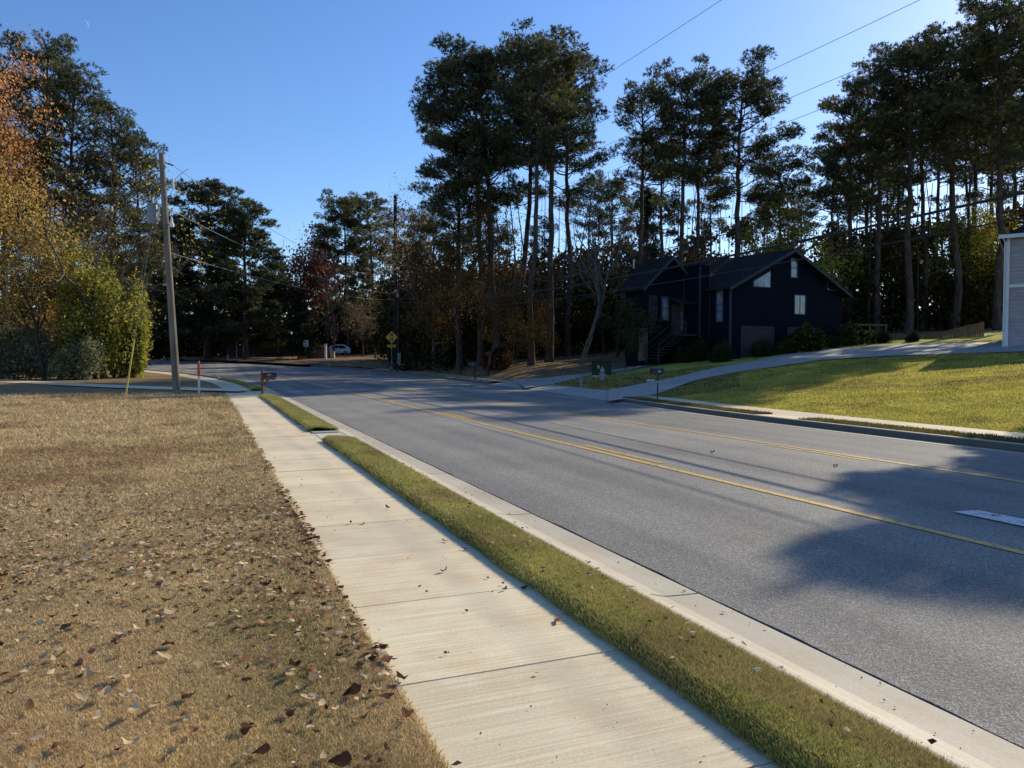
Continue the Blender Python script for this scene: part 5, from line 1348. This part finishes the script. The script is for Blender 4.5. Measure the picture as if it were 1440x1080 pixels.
# front wall: garage doors, windows
for x, w in ((2.6, 2.9), (7.2, 2.9)):
    g = MB().box((x, -0.015, 0.95), (w, 0.05, 2.3)).build('garage_door', M['garage'], nh)
    f = MB(); f.box((x - w / 2 - 0.08, -0.03, 1.0), (0.14, 0.09, 2.36)); f.box((x + w / 2 + 0.08, -0.03, 1.0), (0.14, 0.09, 2.36)); f.box((x, -0.03, 2.17), (w + 0.3, 0.1, 0.14)); f.build('door_frame', M['navytrim'], g)
def fx(u): return (((u - 1026) / (1183 - 1026)) ** 1.0) * wM
window(nh, fx(1119), zat(441, 53) - A.z, 1.1, zat(415, 53) - zat(441, 53), cols=2, rows=1)
window(nh, fx(1110), zat(390, 53) - A.z, 0.62, zat(364, 53) - zat(390, 53), cols=1, rows=2)
# slanted window under the left rake, mirrored on the right
def slant(x0, x1, z0, za, zb, glass):
    f = MB().prism([(x0 - .08, z0 - .08), (x1 + .08, z0 - .08), (x1 + .08, zb + .1), (x0 - .08, za + .1)], -0.03, 0.02).build('slant_window', M['navytrim'], nh)
    MB().prism([(x0, z0), (x1, z0), (x1, zb), (x0, za)], -0.038, -0.031).build('pane', M[glass], f)
xl0, xl1 = fx(1054), fx(1077)
slant(xl0 + 0.1, xl1, zat(402.5, 51) - A.z, zat(396, 51) - A.z, zat(380, 51) - A.z, 'glass')
slant(fx(1160), fx(1172), zat(407, 55) - A.z, zat(396, 55) - A.z, zat(402, 55) - A.z, 'darkglass')
MB().box((-0.02, -0.03, eM / 2 - 0.3), (0.12, 0.12, eM + 0.5)).build('corner_board', M['navytrim'], nh)
# left flank windows between gable wall and wing
for yy in (0.9, 2.15): window(nh, yy, 2.55, 0.5, 2.1, y=0.0, face='left', rows=2)
# chimney chase
MB().box((-0.45, 2.6, 3.9), (0.9, 1.5, 4.9)).build('chimney_chase', M['navy'], nh)
ct = MB()
for dx, dy in ((-0.9, 1.84), (-0.9, 3.36), (0.0, 1.84)): ct.box((dx, dy, 3.85), (0.07, 0.07, 4.8))
ct.build('chase_trim', M['navytrim'], nh)
# wing front: windows, door, porch roof, steps
window(nh, -3.6, 2.7, 0.55, 1.5, y=3.5, rows=2, glass='darkglass'); window(nh, -2.5, 2.7, 0.55, 1.5, y=3.5, rows=2)
d = MB().box((-1.45, 3.47, 2.75), (0.92, 0.06, 2.1)).build('front_door', M['brownside'], nh)
MB().box((-0.98 - 0.0, 3.455, 2.9), (0.26, 0.06, 1.9)).build('sidelight', M['glass'], d)
pr = MB(); pr.add([(-2.3, 3.4, 4.1), (-0.55, 3.4, 4.1), (-0.55, 2.2, 3.7), (-2.3, 2.2, 3.7), (-2.3, 3.4, 4.25), (-0.55, 3.4, 4.25), (-0.55, 2.2, 3.85), (-2.3, 2.2, 3.85)], [(0, 1, 2, 3), (4, 5, 6, 7), (0, 1, 5, 4), (1, 2, 6, 5), (2, 3, 7, 6), (3, 0, 4, 7)])
pr.build('porch_roof', M['shingle'], nh)
st = MB()
for k in range(9): st.box((-2.0 - 0.28 * k, 2.7, 1.6 - 0.19 * k), (0.30, 1.2, 0.05)); 
st.box((-1.3, 2.75, 1.64), (1.2, 1.4, 0.1)); st.build('porch_steps', M['darkfence'], nh)
for yy in (2.1, 3.3):
    rl = MB(); rl.tube([(-1.9, yy, 2.55), (-4.3, yy, 0.95)], 0.04, 6); rl.tube([(-1.9, yy, 1.5), (-1.9, yy, 2.55)], 0.04, 6); rl.tube([(-4.3, yy, -0.4), (-4.3, yy, 0.95)], 0.04, 6); rl.tube([(-1.9, yy, 2.1), (-4.3, yy, 0.5)], 0.025, 6); rl.build('stair_rail', M['darkfence'], nh)
MB().box((-4.33, 3.6, 1.0), (0.5, 0.4, 2.2)).build('stone_pier', M['stone'], nh)
MB().box((1.6, 4.0, eM + 1.05), (0.9, 1.1, 0.1), M=Matrix.Rotation(-math.atan2(pM - eM, wM / 2), 4, 'Y')).build('skylight', M['galv'], nh)
MB().tube([(-2.3, 7.0, pW - 0.3), (-2.3, 7.0, pW + 0.35)], 0.07, 8).build('vent_pipe', M['galv'], nh)
# mauve house at the right
A2 = at(1413, 40); mh = empty('mauve_house', A2, R_(-35), 'mauve sided two storey house with white trim at the right border', 'house')
e2 = zat(334, 40) - A2.z
MB().box((6, 5, e2 / 2 - 0.3), (12, 10, e2 + 0.6)).build('wall', M['mauve'], mh)
rf = MB(); oh = 0.35
rf.add([(-oh, -oh, e2), (12 + oh, -oh, e2), (12 + oh, 10 + oh, e2), (-oh, 10 + oh, e2), (5, 5, e2 + 3.2), (7, 5, e2 + 3.2)], [(0, 1, 5, 4), (1, 2, 5), (2, 3, 4, 5), (3, 0, 4), (0, 3, 2, 1)])
rr = rf.build('roof', M['shingle'], mh)
fc = MB(); fc.box((6, -oh - 0.02, e2 - 0.02), (12.8, 0.05, 0.2)); fc.box((-oh - 0.02, 5, e2 - 0.02), (0.05, 10.8, 0.2)); fc.build('fascia', M['whitetrim'], rr)
MB().box((0.03, -0.03, e2 / 2 - 0.2), (0.16, 0.12, e2 + 0.2)).build('corner_board', M['whitetrim'], mh)
MB().box((6, -0.03, zat(403, 40) - A2.z), (11.8, 0.05, 0.16)).build('belt_trim', M['whitetrim'], mh)
MB().tube([(-0.1, -0.12, 0.05), (-0.1, -0.12, e2 - 0.3), (-0.2, -0.3, e2 - 0.1)], 0.045, 8).build('downspout', M['whitetrim'], mh, True)
window(mh, 3.4, 1.2, 0.95, 1.5, trim='whitetrim'); window(mh, 3.4, 3.7, 0.95, 1.4, trim='whitetrim')
# far houses half hidden
def far_house(u, d, w, dep, eave, peak, wall, label, rz, wins):
    p = at(u, d); h = empty('house', p, rz, label, 'house')
    gable_block(h, w, dep, eave, peak, x0=-w / 2, wall=wall, trim='greypaint')
    for x, z in wins: window(h, x, z, 0.95, 1.5, cols=2, rows=1, trim='whitetrim')
    return h
far_house(478, 132, 7.5, 9, 5.2, 8.4, 'brownside', 'far brown house with a white window behind the SUV', 0.15, [(-0.8, 2.3)])
far_house(528, 128, 8.0, 8, 3.8, 6.6, 'greyside', 'far grey house behind the twiggy tree', -0.2, [(-1.5, 1.2), (1.5, 1.2)])
far_house(770, 92, 8.5, 9, 5.0, 7.6, 'greyside', 'grey house glimpsed between the central pine trunks', 0.1, [(-2.2, 2.6), (1.4, 2.6)])

# ------------------------------------------------------------------ fences
def board_fence(name, pts, label, mat, bw=0.14):
    """pts: list of (Vector base, height)"""
    f = empty(name, pts[0][0], 0, label, 'fence'); o0 = pts[0][0]; b = MB()
    for (a, ha), (c, hc) in zip(pts[:-1], pts[1:]):
        L = (Vector((c.x, c.y, 0)) - Vector((a.x, a.y, 0))).length; n = max(1, int(L / bw)); rz = math.atan2(c.y - a.y, c.x - a.x)
        for i in range(n):
            t = (i + 0.5) / n; q = a.lerp(c, t); h = ha + (hc - ha) * t + random.uniform(-0.01, 0.01)
            b.box((q.x - o0.x, q.y - o0.y, q.z - o0.z + h / 2), (bw - 0.012, 0.02, h), rz)
    b.build('boards', M[mat], f)
    for q, h in pts: MB().box((q.x - o0.x, q.y - o0.y + 0.08, q.z - o0.z + h / 2), (0.1, 0.1, h + 0.06)).build('post', M[mat], f)
    return f
fpts = []
for u, d, vt in ((1240, 57, 470), (1272, 56, 470), (1300, 55, 469), (1322, 54, 467), (1342, 53.5, 462), (1362, 53, 457), (1382, 52.5, 453)):
    q = at(u, d, -0.02); fpts.append((q, zat(vt, d) - q.z))
board_fence('wooden_fence', fpts, 'tan wooden privacy fence stepping up towards the mauve house', 'fence')
fpts = [(at(u, 110, -0.02), 1.75) for u in (318, 345, 372, 398, 418)]
board_fence('wooden_fence', fpts, 'dark weathered fence behind the street name sign', 'darkfence', 0.3)
dk = empty('wooden_deck', at(1222, 62), 0.2, 'low wooden deck rail between navy house and fence', 'deck')
zz = zat(457, 62) - dk.location.z
MB().box((0, 0, zz), (3.2, 0.12, 0.14)).box((0, 0, zz - 0.6), (3.2, 0.1, 0.1)).build('rail', M['fence'], dk)
for x in (-1.5, 0, 1.5): MB().box((x, 0, zz / 2 - 0.1), (0.12, 0.12, zz + 0.1)).build('post', M['fence'], dk)
MB().box((0, 1.5, zz - 0.75), (3.2, 3, 0.12)).build('platform', M['fence'], dk)

# ------------------------------------------------------------------ foundation shrubs and sapling
SHP = [(0.035, 0.05, 0.02), (0.05, 0.065, 0.025), (0.028, 0.04, 0.018)]
SH1 = clump(51, 1.9, 1.6, 1.5, 5000, 0.05, SHP, 'darkleaf', 8, stems=6); SH2 = clump(52, 2.2, 1.5, 1.7, 5000, 0.07, SHP + [(0.16, 0.16, 0.04)], 'leaf', 8, stems=6)
for u, d, m, sc, lb in ((1018, 48.5, SH1, 0.95, 'rounded clipped shrub at the left garage jamb'), (1072, 50, SH1, 0.85, 'dark shrub between the two garage doors'), (1127, 51, SH2, 1.25, 'leafy shrub in front of the right garage door'),
                        (1154, 52.5, SH2, 1.0, 'lighter shrub right of the garage'), (1105, 50, SH2, 0.6, 'small loose plant by the right garage door'), (985, 51, SH1, 1.1, 'dark shrub below the chimney chase'), (955, 51, SH1, 0.9, 'dark shrub by the porch steps'),
                        (1205, 54, SH2, 1.1, 'shrub at the driveway edge before the fence'), (1182, 54, SH2, 0.9, 'small shrub at the right house corner'), (1238, 54, SH1, 0.7, 'low shrub in front of the fence low end'), (1285, 52.5, SH1, 0.6, 'lowest shrub in front of the fence')):
    plant('shrub', m, at(u, d, -0.05), sc, random.uniform(0, 6), lb, 'shrub', parts=('stem', 'foliage'))
t_sp = broadleaf(61, 4.6, 0.06, 0.5, 2600, 0.07, [(0.05, 0.07, 0.025), (0.07, 0.085, 0.03)], mat='darkleaf', depth=4, scatter=0.2, first=0.3, zmin=0.25)
plant('sapling_tree', t_sp, px(880, 520), 1.0, 0, 'slender sapling in front of the navy house porch', 'tree')
plant('shrub', clump(53, 2.6, 2.2, 2.4, 4000, 0.1, [(0.12, 0.05, 0.025), (0.07, 0.04, 0.02)], 'darkleaf', 8), at(692, 57), 1.0, 0, 'dark reddish shrub at the foot of the central pines', 'shrub', parts=('stem', 'foliage'))

# ------------------------------------------------------------------ moon
dM = 900.0; cu, cv = (128 - CU) / FPX, (HV - 43) / FPX
mc = Vector((cu * dM, dM, EYE + cv * dM)); rr = 6.5 / FPX * dM
pts_o = [(math.cos(t), math.sin(t)) for t in np.linspace(-1.5, 1.5, 24)]; pts_i = [(0.68 * math.cos(t), math.sin(t)) for t in np.linspace(1.5, -1.5, 24)]
ring = [(x * math.cos(0.35) - y * math.sin(0.35), x * math.sin(0.35) + y * math.cos(0.35)) for x, y in pts_o + pts_i]
vs = [(mc.x + x * rr, mc.y, mc.z + y * rr) for x, y in ring]; fs = [(i, i + 1, 46 - i, 47 - i) for i in range(23)]
m, nt, out = new_mat('moon_glow'); em = N(nt, 'ShaderNodeEmission'); em.inputs[0].default_value = (0.36, 0.52, 0.86, 1)
nn = noise(nt, 0.2, 3); rrp = ramp(nt, nn.outputs['Fac'], [(0.3, (0.19, 0.38, 0.78)), (0.7, (0.30, 0.50, 0.88))]); nt.links.new(rrp.outputs[0], em.inputs[0]); nt.links.new(em.outputs[0], out.inputs[0])
tag(MB().add(vs, fs).build('moon', m), 'thin pale crescent moon in the blue sky', 'moon')

# ------------------------------------------------------------------ light, sky, camera
w = bpy.data.worlds.new('World'); SC.world = w; w.use_nodes = True; nt = w.node_tree
bg = nt.nodes['Background']; sky = nt.nodes.new('ShaderNodeTexSky'); sky.sky_type = 'NISHITA'; sky.sun_disc = False
sky.sun_elevation = SUN_EL; sky.sun_rotation = SUN_AZ; sky.air_density = 1.0; sky.dust_density = 0.35; sky.ozone_density = 1.6
hs = nt.nodes.new('ShaderNodeHueSaturation'); hs.inputs['Saturation'].default_value = 1.2; hs.inputs['Value'].default_value = 1.0
tn = nt.nodes.new('ShaderNodeMix'); tn.data_type = 'RGBA'; tn.blend_type = 'MULTIPLY'; tn.inputs[0].default_value = 1.0; tn.inputs[7].default_value = (0.91, 1.0, 1.22, 1)
nt.links.new(sky.outputs[0], hs.inputs['Color']); nt.links.new(hs.outputs[0], tn.inputs[6]); nt.links.new(tn.outputs[2], bg.inputs[0]); bg.inputs[1].default_value = 0.142
sl = bpy.data.lights.new('sun', 'SUN'); sl.energy = 5.0; sl.angle = R_(0.5); sl.color = (1.0, 0.89, 0.69)
so = bpy.data.objects.new('sun', sl); COL.objects.link(so)
sd = Vector((math.sin(SUN_AZ) * math.cos(SUN_EL), math.cos(SUN_AZ) * math.cos(SUN_EL), math.sin(SUN_EL)))
so.rotation_euler = sd.to_track_quat('Z', 'Y').to_euler(); so.location = sd * 100
cd = bpy.data.cameras.new('camera'); co = bpy.data.objects.new('camera', cd); COL.objects.link(co)
cd.sensor_width = 36; cd.lens = FPX / 1440 * 36; cd.clip_end = 6000; cd.clip_start = 0.05
co.location = (0, 0, EYE); co.rotation_euler = (math.pi / 2 - PITCH, 0, 0)
SC.camera = co
SC.view_settings.view_transform = 'Standard'; SC.view_settings.look = 'None'; SC.view_settings.exposure = 0
SC.cycles.max_bounces = 6; SC.cycles.diffuse_bounces = 3; SC.cycles.glossy_bounces = 2; SC.cycles.transmission_bounces = 4; SC.cycles.transparent_max_bounces = 6
